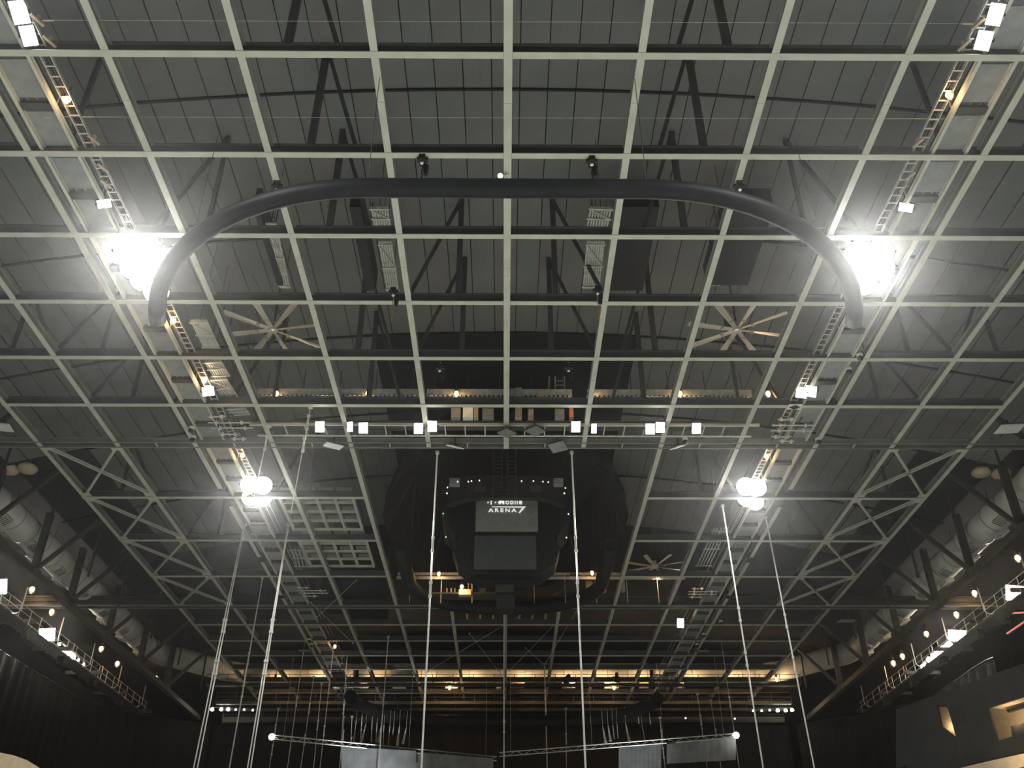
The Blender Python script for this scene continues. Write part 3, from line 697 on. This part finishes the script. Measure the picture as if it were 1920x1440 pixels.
hoist(520, 350, 'chain hoist on the second left beam above the oval tube'); hoist(1385, 350, 'chain hoist on the second right beam above the oval tube')
hoist(738, 548, 'chain hoist with yellow chain beside the first left beam', 'yellow_chain', 1.4); hoist(1120, 545, 'chain hoist with yellow chain beside the first right beam', 'yellow_chain', 1.4)
hoist(825, 690, 'small chain hoist under the fourth cross beam, left of the centre beam', drop=.4); hoist(1066, 690, 'small chain hoist under the fourth cross beam, right of the centre beam', drop=.4)
# small camera on the centre beam
t = thing('spot_camera', 'small white spotlight clamped to the left of the centre beam above the oval tube', 'spotlight', PZ(938, 331, 26.8))
MB().tube((0, -.12, -.08), (0, .14, .04), .11, 10, .07).build('body', 'white_paint', t); MB().bar((0, 0, 0), (.3, 0, .1), .05, .04).build('bracket', 'galvanised', t); MB().tube((0, -.14, -.09), (0, -.11, -.075), .09, 10).build('lens', 'lamp_dim', t)
# round heads on the fourth beams
k = 0
for px, py, lab in ((358, 807, 'upper round camera on the fourth left beam'), (361, 824, 'lower round camera on the fourth left beam'), (1613, 671, 'round camera on the fourth right beam by the fourth cross beam'), (1592, 697, 'round camera just below the fourth cross beam, right'), (1535, 828, 'round camera on the fourth right beam near the double girder'), (1285, 828, 'small round camera left of the pale board, right'),
                    (1352, 1168, 'upper of three domes on the far fourth right beam'), (1320, 1192, 'middle of three domes on the far fourth right beam'), (1307, 1211, 'lowest of three domes on the far fourth right beam'), (580, 1202, 'upper dome on the far fourth left beam'), (584, 1211, 'lower dome on the far fourth left beam')):
    p = PZ(px, py, 26.85); t = thing('dome_camera', lab, 'camera', p, 'dome cameras')
    MB().sphere((0, 0, 0), .15, 10, 7).build('dome', 'black_metal', t, True); MB().tube((0, 0, .05), (0, 0, .2), .16, 10).build('cap', 'white_paint', t)

# ------------------------------------------------------------------ slatted platform undersides, black box
def slatted(corners_px, z, nx, ny, label):
    (xa, ya), (xb, yb) = corners_px; t = thing('deck_platform', label, 'platform', ((xa+xb)/2, (ya+yb)/2, z), 'slatted service platforms')
    w2, d2 = xb-xa, yb-ya
    st = MB().ibeam((0, -d2/2, 0), (0, d2/2, 0), .14, .2).mesh('stringer', 'beam_paint')
    for k in range(nx+1): inst('stringer', st, t, (-w2/2+w2*k/nx, 0, 0))
    jo = MB().box((0, 0, .12), (w2, .10, .16)).mesh('joist', 'beam_paint'); pn = MB().box((0, 0, .55), (w2/nx*.86, d2/ny*.62, .05)).mesh('deck_panel', 'deck_grey')
    for k in range(ny+1): inst('joist', jo, t, (0, -d2/2+d2*k/ny, 0))
    for k in range(ny):
        for l in range(nx): inst('deck_panel', pn, t, (-w2/2+w2*(l+.5)/nx, -d2/2+d2*(k+.42)/ny, 0))
slatted(((LX(-3)-1.3, ROW[7]+.5), (LX(-2)-1.0, ROW[8]-.5)), ZG+.5, 4, 4, 'slatted service platform left of the scoreboard, nearer one')
slatted(((LX(-3)-1.3, ROW[8]+.5), (LX(-2)-1.0, ROW[9]-.5)), ZG+.5, 4, 4, 'slatted service platform left of the scoreboard, farther one')
slatted(((-3.1, ROW[10]+.6), (3.4, ROW[11]+.6)), ZG+.5, 6, 2, 'slatted service platform under the far girder below the scoreboard')
t = thing('black_box', 'big black box hanging above the beams left of the scoreboard', 'box', PZ(660, 1130, 28.0)); o2 = t.location
poly = [PZ(x, y, 27.6)-o2 for x, y in ((606, 1087), (724, 1087), (727, 1172), (645, 1172), (588, 1128))]
MB().prism(poly, (0, 0, 3)).build('casing', 'board_body', t)
MB().bar(PZ(648, 1171, 27.55)-o2, PZ(720, 1171, 27.55)-o2, .05, .04).build('edge_strip', 'deck_grey', t)
# brown reflector left of the oval
# ------------------------------------------------------------------ hanging cables
wire_fit = MB().tube((0, 0, -.35), (0, 0, .35), .055, 8).tube((0, 0, -.45), (0, 0, -.30), .085, 8).tube((0, 0, .3), (0, 0, .45), .085, 8).mesh('turnbuckle', 'steel_wire')
def cable(px, py, pxb, label, r=.035, z=27.0, fits=(.45, .62), bottom=0.0, pyb=1440, y=None):
    p = PZ(px, py, z) if y is None else PY(px, py, y)
    q = PY(pxb, pyb, p.y); d = (q-p); e = p+d*((p.z-bottom)/(p.z-q.z))
    t = thing('hanging_cable', label, 'cable', p, 'vertical hanging cables')
    MB().tube((0, 0, 0), e-p, r, 6).build('wire', 'steel_wire', t)
    for f_ in fits: inst('turnbuckle', wire_fit, t, (q-p)*f_)
    MB().box((0, 0, .05), (.2, .2, .14)).build('beam_clamp', 'galvanised', t)
cable(820, 850, 790, 'bright hanging cable left of the scoreboard', .045, fits=(.33, .48)); cable(1072, 850, 1098, 'bright hanging cable right of the scoreboard', .045, fits=(.33, .48))
cable(457, 985, 363, 'outer wire of the leftmost bright cable pair', .04); cable(459, 985, 370, 'inner wire of the leftmost bright cable pair', .04)
cable(540, 985, 464, 'outer wire of the second bright cable pair from the left', .04); cable(541, 985, 470, 'inner wire of the second bright cable pair from the left', .04)
cable(492, 1085, 430, 'single bright cable between the two left pairs', .045)
cable(505, 800, 482, 'short slanting cable above the farther left cluster', .03, fits=(.3,), bottom=22.5, pyb=905, y=PZ(505, 800, 27).y)
cable(582, 765, 556, 'thin cable left of the left floodlight row', .02, fits=(.2, .5), bottom=21, pyb=905)
cable(1355, 950, 1431, 'inner of the two bright cables on the right', .045); cable(1436, 970, 1527, 'outer of the two bright cables on the right', .045)
cable(728, 1195, 713, 'thin bright cable below the black box', .045, fits=(.6,), bottom=12, pyb=1395)
cable(945, 1150, 945, 'centre hanging cable under the far centre beam', .05, fits=(.6, .75)); cable(1021, 1247, 1026, 'hanging cable with a forked top right of centre', .05, fits=(.3, .5))
thin = [(572, 1200, 539), (588, 1270, 564), (603, 1283, 588), (625, 1217, 600), (651, 1225, 637), (522, 1330, 505), (1352, 1200, 1386), (1308, 1303, 1326), (1333, 1315, 1352), (1237, 1347, 1247), (1061, 1330, 1062), (645, 1345, 641), (660, 1345, 656)]
for k, (a, b, c) in enumerate(thin):
    cable(a, b, c, '%s thin far cable from the left in the lower part of the picture' % ORD[sorted(range(len(thin)), key=lambda i: thin[i][2]).index(k)], .03, fits=(.35, .7) if k % 2 else (.5,), y=82+(k % 3)*2)
# bridle wires in the far centre
for k, (a, b, lab) in enumerate((((803, 1258), (1078, 1092), 'long thin guy wire rising right below the scoreboard'), ((880, 1188), (935, 1258), 'thin bridle wire falling right onto the far centre beam'), ((1050, 1160), (955, 1258), 'thin bridle wire falling left onto the far centre beam'), ((985, 1215), (1021, 1247), 'left leg of the forked bridle'), ((1084, 1140), (1021, 1247), 'right leg of the forked bridle'), ((583, 1130), (662, 1206), 'thin guy wire across the black box, falling right'), ((668, 1088), (594, 1158), 'thin guy wire across the black box, falling left'))):
    p, q = PY(*a, 76.5), PY(*b, 76.5 if k < 5 else 76.5)
    if k > 4: p, q = PY(*a, 66), PY(*b, 66)
    t = thing('guy_wire', lab, 'wire', p, 'thin guy wires'); MB().tube((0, 0, 0), q-p, .014, 5).build('wire', 'steel_wire', t)
    for e in (Vector((0, 0, 0)), q-p): MB().box(e, (.09, .09, .09)).build('shackle', 'galvanised', t)
for k, (ya, yb) in enumerate(((38, 44), (219, 223))):
    a, b = PZ(90, ya, 27.35), PZ(1815, yb, 27.35); t = thing('safety_line', ['uppermost thin safety line strung between the two long catwalks', 'second thin safety line strung between the two long catwalks'][k], 'wire', a, 'safety lines')
    MB().tube((0, 0, 0), b-a, .007, 4).build('wire', 'galvanised', t)
    for e in (Vector((0, 0, 0)), b-a): MB().box(e, (.35, .05, .05)).build('anchor', 'tan_box', t)

# ------------------------------------------------------------------ perimeter ducts
def duct(sg):
    side = 'left' if sg < 0 else 'right'
    t = thing('air_duct', 'big silver air duct running along the %s edge of the roof' % side, 'air duct', (sg*33.2, 30, 28.5), 'perimeter air ducts')
    pts = [(0, 0, 0), (0, 55.5, 0), (-sg*.6, 57.6, 0), (-sg*5.2, 63.2, 0), (-sg*6.8, 64.2, 0)]
    MB().path(pts, 1.0, 24).build('pipe', 'duct_metal', t, True)
    bandm = MB().path([(0, -.05, 0), (0, .05, 0)], 1.035, 24).mesh('band', 'galvanised')
    for k in range(26): inst('band', bandm, t, (0, 1.2+k*2.15, 0))
    dif = MB().box((0, 0, 0), (.7, 1.15, .22)).mesh('diffuser', 'duct_metal'); gr = MB()
    for k in range(5): gr.box((0, -.42+k*.21, -.13), (.56, .05, .04))
    grm = gr.mesh('grille', 'deck_grey')
    for k in range(12):
        a = math.radians(-62 if sg < 0 else 242)
        q = Quaternion((0, 1, 0), sg*math.radians(28))
        d = inst('diffuser', dif, t, (-sg*.52, 3.0+k*4.5, -.93), q); inst('grille', grm, d)
        d = inst('diffuser', dif, t, (sg*.30, 5.0+k*4.5, -1.0), Quaternion((0, 1, 0), -sg*math.radians(16))); inst('grille', grm, d)
    for k in range(9): MB().tube((0, 2+k*6.3, .9), (0, 2+k*6.3, 2.2), .03, 6).build('hanger', 'dark_steel', t)
for sg in (-1, 1): duct(sg)
t = thing('air_duct', 'silver air duct running straight across the far end', 'air duct', (0, 94.2, 28.5), 'perimeter air ducts')
for a, b in ((-26.6, -15.2), (-14.6, 14.6), (15.2, 26.6)): MB().path([(a, 0, 0), ((a+b)/2, 0, 0), (b, 0, 0)], .95, 24).build('pipe', 'duct_metal', t, True)
bandm = MB().path([(-.05, 0, 0), (.05, 0, 0)], .98, 24).mesh('band', 'galvanised')
for k in range(17): inst('band', bandm, t, (-26+k*3.2, 0, 0))
# perimeter trusses
for sg in (-1, 1):
    side = 'left' if sg < 0 else 'right'
    t = thing('edge_truss', 'dark edge truss in front of the silver duct on the %s' % side, 'truss', (sg*31.3, 30, 25.0), 'edge trusses')
    MB().bar((0, 0, 0), (0, 68, 0), .45, .42).build('chord', 'brown_steel', t)
    for k, y in enumerate((14.6, 21.3, 28.4, 34.4, 42.0, 49.6, 57.0)):
        MB().bar((0, y, .1), (0, y, 4.3), .40, .40).build('post', 'dark_steel', t)
        MB().bar((0, y, .15), (-sg*3.6, y, 4.0), .24, .24).build('diagonal', 'dark_steel', t)
        MB().bar((-sg*2.2, y+3.2, 1.0), (-sg*2.2, y+3.2, 4.4), .12, .12).build('hanger', 'dark_steel', t)
        MB().box((0, y, .05), (.5, 1.1, .55)).build('gusset', 'brown_steel', t)
# end lamps and beige hoods above the ducts
for px, py, lab in ((18, 880, 'left beige hood above the left silver duct'), (52, 878, 'dim right hood above the left silver duct'), (1840, 885, 'left beige hood above the right silver duct'), (1877, 887, 'right beige hood above the right silver duct')):
    p = PZ(px, py, 29.3); t = thing('duct_hood', lab, 'hood', p, 'beige duct hoods')
    MB().sphere((0, 0, 0), .62, 12, 7, .55).build('bowl', 'beige_wall', t, True); MB().tube((0, 0, .2), (0, 0, 1.0), .3, 10).build('neck', 'dark_steel', t)

# ------------------------------------------------------------------ outer catwalks with lamps and rails
def outer(sg):
    side = 'left' if sg < 0 else 'right'
    t = thing('outer_catwalk', 'railed outer catwalk below the edge truss on the %s' % side, 'catwalk', (sg*37.2, 40, 25.2), 'outer catwalks')
    MB().box((0, 26, 0), (1.3, 62, .08)).build('deck', 'dark_steel', t)
    for e in (-.8, .8):
        for z in (.55, 1.05): MB().tube((e, -4, z), (e, 57, z), .028, 6).build('handrail', 'galvanised', t)
        po = MB().tube((e, 0, 0), (e, 0, 1.1), .03, 6).mesh('rail_post', 'galvanised')
        for k in range(34): inst('rail_post', po, t, (0, -3+k*1.8, 0))
    for k in range(9):
        y = k*6.9
        MB().path([(sg*-.9, y, 2.3), (sg*-.9, y, .5), (-sg*.6, y, .25), (sg*.6, y, .25), (sg*.9, y, .5), (sg*.9, y, 2.3)], .05, 6).build('hanger_frame', 'galvanised', t)
        MB().bar((-sg*1.2, y+2, .3), (sg*2, y+2, .3), .2, .3).build('bracket', 'dark_steel', t)
        MB().bar((-sg*.2, y+3, 0), (-sg*.2, y+3, -.6), .5, .6).build('junction_box', 'dark_steel', t)
for sg in (-1, 1): outer(sg)
OL = [(60, 1105, -1, 'topmost warm lamp on the left outer catwalk'), (97, 1147, -1, 'second warm lamp on the left outer catwalk'), (190, 1216, -1, 'third warm lamp on the left outer catwalk'), (220, 1244, -1, 'fourth warm lamp on the left outer catwalk'), (292, 1271, -1, 'last small warm lamp on the left outer catwalk'),
      (1908, 1046, 1, 'topmost warm lamp on the right outer catwalk'), (1827, 1112, 1, 'second warm lamp on the right outer catwalk'), (1793, 1152, 1, 'third warm lamp on the right outer catwalk'), (1737, 1188, 1, 'fourth warm lamp on the right outer catwalk'), (1692, 1230, 1, 'fifth warm lamp on the right outer catwalk'), (1675, 1243, 1, 'lowest warm lamp on the right outer catwalk')]
for px, py, sg, lab in OL: worklamp(PX(px, py, sg*36.8), lab, 75, s=1.9)
for px, py, sg, lab, sz in ((88, 1190, -1, 'bright white floodlight below the left outer catwalk', (1.3, 1.1)), (1, 1100, -1, 'white floodlight cut by the left picture edge', (.9, 1.2)), (1795, 1192, 1, 'bright white floodlight below the right outer catwalk', (1.5, 1.0)), (1903, 1112, 1, 'white floodlight near the right picture edge', (1.3, 1.2))):
    p = PX(px, py, sg*38.5); t = flood(p, lab, sz, 'lamp_hot', 'floodlights on the outer catwalks', target=(0, 20, 0)); beam(t, 1500, (1, .96, .86), p, (0, 20, 0))
# strips of small lights
def strip(pts, x, label, hot, s0):
    P = [PX(a, b, x) for a, b in pts] if x else [PY(a, b, 96.0) for a, b in pts]
    t = thing('light_bar', label, 'light bar', P[0], 'bars of small white lights'); 
    MB().bar(Vector((0, 0, .25)), P[-1]-P[0]+Vector((0, 0, .25)), .2, .12).build('bar', 'black_metal', t)
    for k, p in enumerate(P):
        s = s0*(1 if k in hot else .55); MB().tube(p-P[0]+Vector((0, -.12*s, -.1*s)), p-P[0]+Vector((0, 0, .1)), s*.3, 8, s*.2).build('lamp', 'lamp_hot' if k in hot else 'lamp_white', t)
strip([(398, 1330), (415, 1330), (428, 1330), (442, 1331), (458, 1331), (474, 1332)], None, 'row of six star-like lights low on the left', (0, 1, 2), .62)
strip([(1485, 1331), (1473, 1332), (1458, 1332), (1443, 1332), (1428, 1333), (1412, 1333)], None, 'row of six star-like lights low on the right', (0, 1, 2), .62)
strip([(112, 1208), (122, 1219), (130, 1225), (138, 1231), (147, 1238), (157, 1246)], -38, 'slanting row of small lights below the left outer catwalk', (1, 2, 3), .8)
strip([(1778, 1208), (1768, 1216), (1757, 1223), (1750, 1229), (1742, 1236), (1731, 1250)], 38, 'slanting row of bright lights below the right outer catwalk', (0, 1, 2, 3, 4, 5), 1.0)
for k, ((a, b), (c, d)) in enumerate((((1888, 1150), (1930, 1148)), ((1888, 1188), (1925, 1163)))):
    p, q = PX(a, b, 43), PX(c, d, 43); t = thing('neon_tube', ['upper red neon tube at the right picture edge', 'lower slanting red neon tube at the right picture edge'][k], 'neon tube', p, 'red neon tubes')
    MB().tube((0, 0, 0), q-p, .07, 8).build('tube', 'neon_red', t); MB().bar(Vector((.15, 0, 0)), q-p+Vector((.15, 0, 0)), .12, .2).build('backplate', 'black_metal', t)

# ------------------------------------------------------------------ far end: lamps under the duct, cross catwalks, boxes
for k, px in enumerate((516, 606, 694, 790, 880, 985, 1075, 1140, 1215, 1300, 1393, 1456)):  # some middle lamps added to brighten the duct between the others
    worklamp(PY(px, 1273, 92.5), '%s warm lamp from the left under the far duct' % ORD[k], 190, s=1.6 if k in (0, 11) else .8, hang=1.0)
for k, (y, z, h, m) in enumerate(((91.6, 26.6, .22, 'dark_steel'), (95.6, 25.9, .28, 'dark_steel'), (98.0, 25.8, .25, 'dark_steel'), (98.9, 25.0, .55, 'dark_steel'))):
    t = thing('far_catwalk', '%s of the dim brown cross catwalks below the far duct' % ['topmost', 'second', 'third', 'lowest'][k], 'catwalk', (0, y, z), 'far cross catwalks')
    MB().bar((-29, 0, 0), (29, 0, 0), .5, h).build('girder', m, t)
    for zz in (.5, .95): MB().tube((-29, -.3, zz), (29, -.3, zz), .03, 5).build('handrail', 'brown_steel', t)
    po = MB().tube((0, -.3, 0), (0, -.3, 1.0), .03, 5).mesh('rail_post', 'brown_steel')
    for j in range(30): inst('rail_post', po, t, (-29+j*2, 0, 0))
bxs = [(631, 1287, .45, .5, 'white_paint'), (682, 1286, .75, .45, 'tan_box'), (749, 1286, 1.3, .45, 'tan_box'), (847, 1285, 1.25, .5, 'white_paint'), (935, 1286, .5, .6, 'white_paint'), (970, 1285, 1.35, .45, 'tan_box'), (1066, 1285, 1.3, .5, 'white_paint'), (1146, 1285, 1.35, .5, 'white_paint'), (1207, 1285, .9, .5, 'tan_box'), (1277, 1285, .6, .5, 'white_paint'), (640, 1248, .5, .4, 'white_paint'), (1240, 1278, .4, .35, 'white_paint')]
for k, (px, py, wd, h, m) in enumerate(bxs):
    ob = MB().box((0, 0, 0), (wd, .5, h)).box((0, -.26, 0), (wd*.9, .02, h*.8)).box((0, .1, h*.5+.4), (.06, .06, .8)).build('light_box', m); ob.location = PY(px, py, 93.5)
    tag(ob, '%s pale box from the left in the row hung under the far duct' % ORD[k] if k < 10 else ['small white box above the far duct, left', 'small bright box below the far duct, right'][k-10], 'box', 'boxes under the far duct', 'thing')
t = None
for k, (px, lab) in enumerate(((847, 'left'), (1155, 'right'))):
    worklamp(PY(px-4, 1287, 92.9), 'hot warm lamp on the %s bright box under the far duct' % lab, 200, s=2.0)
# moving heads silhouetted on the far duct
for px, py, tl, lab in ((1062, 1271, .9, 'black moving-head light tilted right before the far duct'), (1156, 1270, .1, 'black upright moving-head light before the far duct')):
    p = PY(px, py, 91.5); t = thing('moving_head', lab, 'stage light', p, 'moving-head lights')
    MB().box((0, 0, -.4), (.5, .45, .22)).build('base', 'black_metal', t); MB().bar((-.24, 0, -.3), (-.24, 0, .1), .06, .16, (0, 1, 0)).bar((.24, 0, -.3), (.24, 0, .1), .06, .16, (0, 1, 0)).build('yoke', 'black_metal', t)
    d = Vector((math.sin(tl), -.2, math.cos(tl))); MB().tube(d*-.3, d*.45, .2, 12, .16).build('head', 'black_metal', t)
    MB().tube((0, 0, -.5), (0, 0, -1.1), .04, 6).build('clamp', 'black_metal', t)
k = 0
for k, (px, py) in enumerate(((797, 1345), (826, 1343), (866, 1345), (967, 1345), (1079, 1345), (772, 1344), (1285, 1345), (1377, 1346))):
    p = PY(px, py, 97.5); t = thing('rail_lamp', '%s tiny white lamp from the left along the top of the far black curtain' % ORD[sorted((797, 826, 866, 967, 1079, 772, 1285, 1377)).index(px)], 'lamp', p, 'tiny lamps on the far curtain rail')
    MB().tube((0, -.12, -.1), (0, 0, .12), .12, 8, .06).build('shade', 'white_paint', t); MB().tube((0, -.14, -.13), (0, -.12, -.1), .1, 8).build('lens', 'lamp_dim', t)
# black curtains
def curtain(pts, label, zb=0.0, name='curtain'):
    m_ = MB(); vs = []; n = 0
    for (a, za), (b, zb_) in zip(pts, pts[1:]):
        a = Vector(a); b = Vector(b); k_ = max(2, int((b-a).length/.45)); s = Vector((b.y-a.y, a.x-b.x)).normalized()
        for k in range(k_):
            u = k/k_; c = a.lerp(b, u); off = .14*math.sin(n*1.7)+.05*math.sin(n*.61); c = c+s*off
            vs += [(c.x, c.y, zb), (c.x, c.y, za+(zb_-za)*u)]; n += 1
    fs = [(2*k, 2*k+2, 2*k+3, 2*k+1) for k in range(n-1)]
    m_.add(vs, fs); t = thing(name, label, 'curtain', (0, 0, 0)); m_.build('cloth', 'drape_black', t, True)
    rail = MB()
    tops = [Vector(v) for v in vs[1::2]]
    rail.path([tops[i] for i in range(0, len(tops), 4)]+[tops[-1]], .06, 6); rail.build('rail', 'black_metal', t)
curtain([((-30, 99.5), 24.6), ((30, 99.5), 24.6)], 'tall black curtain across the far end of the arena')
lz = lambda px, py, x: PX(px, py, x).z
curtain([((-30.2, 99), 24.6), ((-36, 95), 24.6), ((-39.5, 88), 24.4), ((-39.5, 38), 23.6)], 'black curtain along the left side below the outer catwalk')
curtain([((30.2, 99), 24.6), ((36, 95), 24.6), ((39.5, 88), 24.4), ((39.5, 74), 24.2)], 'black curtain at the far right corner below the outer catwalk')
# wire trusses and scrims at the bottom
def wtruss(a, b, label, ya, yb):
    p, q = PY(*a, ya), PY(*b, yb); t = thing('wire_truss', label, 'truss', p, 'slender white wire trusses'); L = q-p; d = Vector((0, 0, .32))
    MB().tube((0, 0, 0), L, .05, 6).build('chord', 'steel_wire', t); MB().tube(-d, L-d, .05, 6).build('chord', 'steel_wire', t)
    n = 28; m_ = MB()
    for k in range(n): m_.tube(L*(k/n)-(d if k % 2 else d*0), L*((k+1)/n)-(d*0 if k % 2 else d), .022, 4)
    m_.build('lacing', 'steel_wire', t)
    MB().sphere((0, 0, -.15), .26, 10, 7).build('end_lamp', 'lamp_white', t, True)
    for f_ in (.05, .3, .6, .95): MB().tube(L*f_, L*f_+Vector((0, 0, 6.5)), .012, 4).build('suspension_wire', 'steel_wire', t)
    return t, p, L
wtruss((510, 1378), (931, 1419), 'slender white wire truss falling towards the centre from the left', 80, 84)
wtruss((1380, 1375), (936, 1411), 'slender white wire truss falling towards the centre from the right', 80, 84)
def scrim(a, b, c, d, y, label):
    P = [PY(*q, y) for q in (a, b, c, d)]; t = thing('scrim', label, 'scrim', P[0], 'grey scrims'); n = 30; vs = []; 
    for k in range(n+1):
        u = k/n; off = Vector((0, .06*math.sin(k*2.1), 0))
        vs += [P[0].lerp(P[1], u)+off-P[0], P[3].lerp(P[2], u)+off*1.6-P[0]]
    m_ = MB(); m_.add(vs, [(2*k, 2*k+1, 2*k+3, 2*k+2) for k in range(n)]); m_.build('cloth', 'scrim', t, True)
    MB().bar(Vector((0, 0, .05)), P[1]-P[0]+Vector((0, 0, .05)), .08, .08).build('batten', 'black_metal', t)
scrim((640, 1400), (780, 1408), (780, 1450), (640, 1450), 81.6, 'pale grey scrim hanging under the left wire truss'); scrim((780, 1410), (925, 1422), (925, 1470), (780, 1460), 82.6, 'darker grey scrim beside the centre cable on the left')
scrim((1160, 1400), (1240, 1394), (1240, 1440), (1160, 1442), 82, 'grey scrim hanging under the right wire truss'); scrim((1250, 1395), (1380, 1380), (1380, 1425), (1250, 1432), 81, 'dim grey scrim under the right end of the right wire truss')
streak = [(663, 1392, 668, 1350), (676, 1385, 679, 1342), (677, 1393, 686, 1358), (696, 1392, 698, 1350), (705, 1392, 707, 1355), (710, 1393, 715, 1360), (718, 1398, 720, 1360), (728, 1398, 731, 1362), (736, 1378, 738, 1364), (745, 1398, 749, 1362), (755, 1395, 762, 1364),
          (1136, 1394, 1130, 1362), (1145, 1390, 1140, 1360), (1152, 1385, 1149, 1360), (1159, 1384, 1157, 1358), (1180, 1390, 1173, 1356), (1210, 1392, 1204, 1360), (1198, 1357, 1197, 1345), (1220, 1358, 1218, 1345)]
for k, (a, b, c, d) in enumerate(streak):
    y = 83.0; p, q = PY(a, b, y), PY(c, d, y); left = k < 11; j = k if left else k-11
    t = thing('drop_rod', '%s bright rod from the %s in the %s fringe above the wire truss' % (ORD[j], 'left', 'left' if left else 'right'), 'rod', p, 'bright rods under the oval tube')
    fat = k in (2, 5, 9, 10, 11, 12, 15)
    MB().tube((0, 0, 0), q-p, .14 if fat else .05, 7, .03).build('rod', 'white_paint', t); MB().tube(q-p, q-p+Vector((0, 0, 1.4)), .015, 5).build('wire', 'steel_wire', t)

for px, side in ((700, 'left'), (1180, 'right')):
    q = PY(px, 1380, 83.0); p = Vector((q.x*.7, 66.0, 1.2)); t = thing('stage_light', 'stage light on the floor below the %s fringe of rods' % side, 'stage light', p, 'stage lights on the floor')
    MB().box((0, 0, -1.0), (.7, .7, .4)).build('base', 'black_metal', t); MB().bar((-.36, 0, -.9), (-.36, 0, .1), .08, .2, (0, 1, 0)).bar((.36, 0, -.9), (.36, 0, .1), .08, .2, (0, 1, 0)).build('yoke', 'black_metal', t)
    d = (q-p).normalized(); MB().tube(d*-.4, d*.4, .22, 14, .28).build('head', 'black_metal', t); MB().tube(d*.4, d*.43, .25, 14).build('lens', 'lamp_white', t)
    b = beam(t, 17000 if side == 'left' else 6500, (.95, .98, 1.0), p, q, 24); b.location = d*.6

# ------------------------------------------------------------------ side fascias with lit suites
A = PZ(1872, 1388, 13.0); tv = Vector((-.41, .91, 0)).normalized(); nv = Vector((tv.y, -tv.x, 0))
def PP(px, py, off=0.0):
    d = ray(px, py); pt = A+nv*off; k = (pt-CAM).dot(nv)/d.dot(nv); return CAM+d*k
t = thing('fascia', 'dark curved fascia wall with two lit suite openings at the lower right', 'wall', A); 
def slab(poly, name, m, off=0.0, th=.15): return MB().prism([PP(x, y, off)-A for x, y in poly], nv*th).build(name, m, t)
slab([(1680, 1330), (1930, 1240), (1930, 1303), (1852, 1328), (1777, 1327), (1756, 1321), (1680, 1345)], 'panel', 'stone_dark')
slab([(1680, 1345), (1756, 1321), (1761, 1345), (1765, 1362), (1793, 1384), (1790, 1412), (1680, 1440)], 'panel', 'stone_dark')
slab([(1777, 1327), (1852, 1328), (1871, 1389), (1940, 1368), (1940, 1405), (1790, 1447), (1700, 1470), (1700, 1430), (1793, 1384)], 'panel', 'stone_dark')
slab([(1756, 1325), (1780, 1327), (1793, 1384), (1770, 1370)], 'suite_wall', 'beige_wall', .9)
slab([(1840, 1300), (1960, 1280), (1960, 1400), (1860, 1400)], 'suite_wall', 'beige_wall', 2.2)
slab([(1850, 1320), (1960, 1290), (1960, 1294), (1852, 1326)], 'lintel', 'beige_wall', .3, 1.5)
slab([(1887, 1330), (1940, 1312), (1940, 1320), (1889, 1336)], 'soffit_beam', 'black_metal', 1.2, .2)
slab([(1895, 1362), (1940, 1350), (1940, 1385), (1899, 1392)], 'furniture', 'brown_steel', 1.0, .3)
slab([(1800, 1440), (1850, 1428), (1940, 1408), (1940, 1432), (1890, 1445)], 'parapet', 'beige_wall', -.4, .3)
lamp(t, 60, (1, .72, .42), PP(1905, 1352, 1.0)-A, .2); lamp(t, 15, (1, .72, .42), PP(1778, 1362, .6)-A, .1); lamp(t, 60, (1, .75, .45), PP(1890, 1425, -1.6)-A, .3)
A2 = PX(40, 1425, -24); t = thing('parapet', 'curved beige parapet edge at the lower left corner', 'parapet', A2)
top = [PX(x, y, -24+x*.01) for x, y in ((-20, 1408), (0, 1411), (25, 1416), (50, 1425), (75, 1440), (90, 1455))]; m_ = MB(); vs = []
for p in top: vs += [p-A2, p-A2+Vector((0, .3, -2.2)), p-A2+Vector((-.6, .2, 0))]
m_.add(vs, [f for k in range(5) for f in ((3*k, 3*k+3, 3*k+4, 3*k+1), (3*k, 3*k+2, 3*k+5, 3*k+3))]); m_.build('cap', 'beige_wall', t)
lamp(t, 40, (1, .8, .55), Vector((3.5, -2, -1.5)), .3)
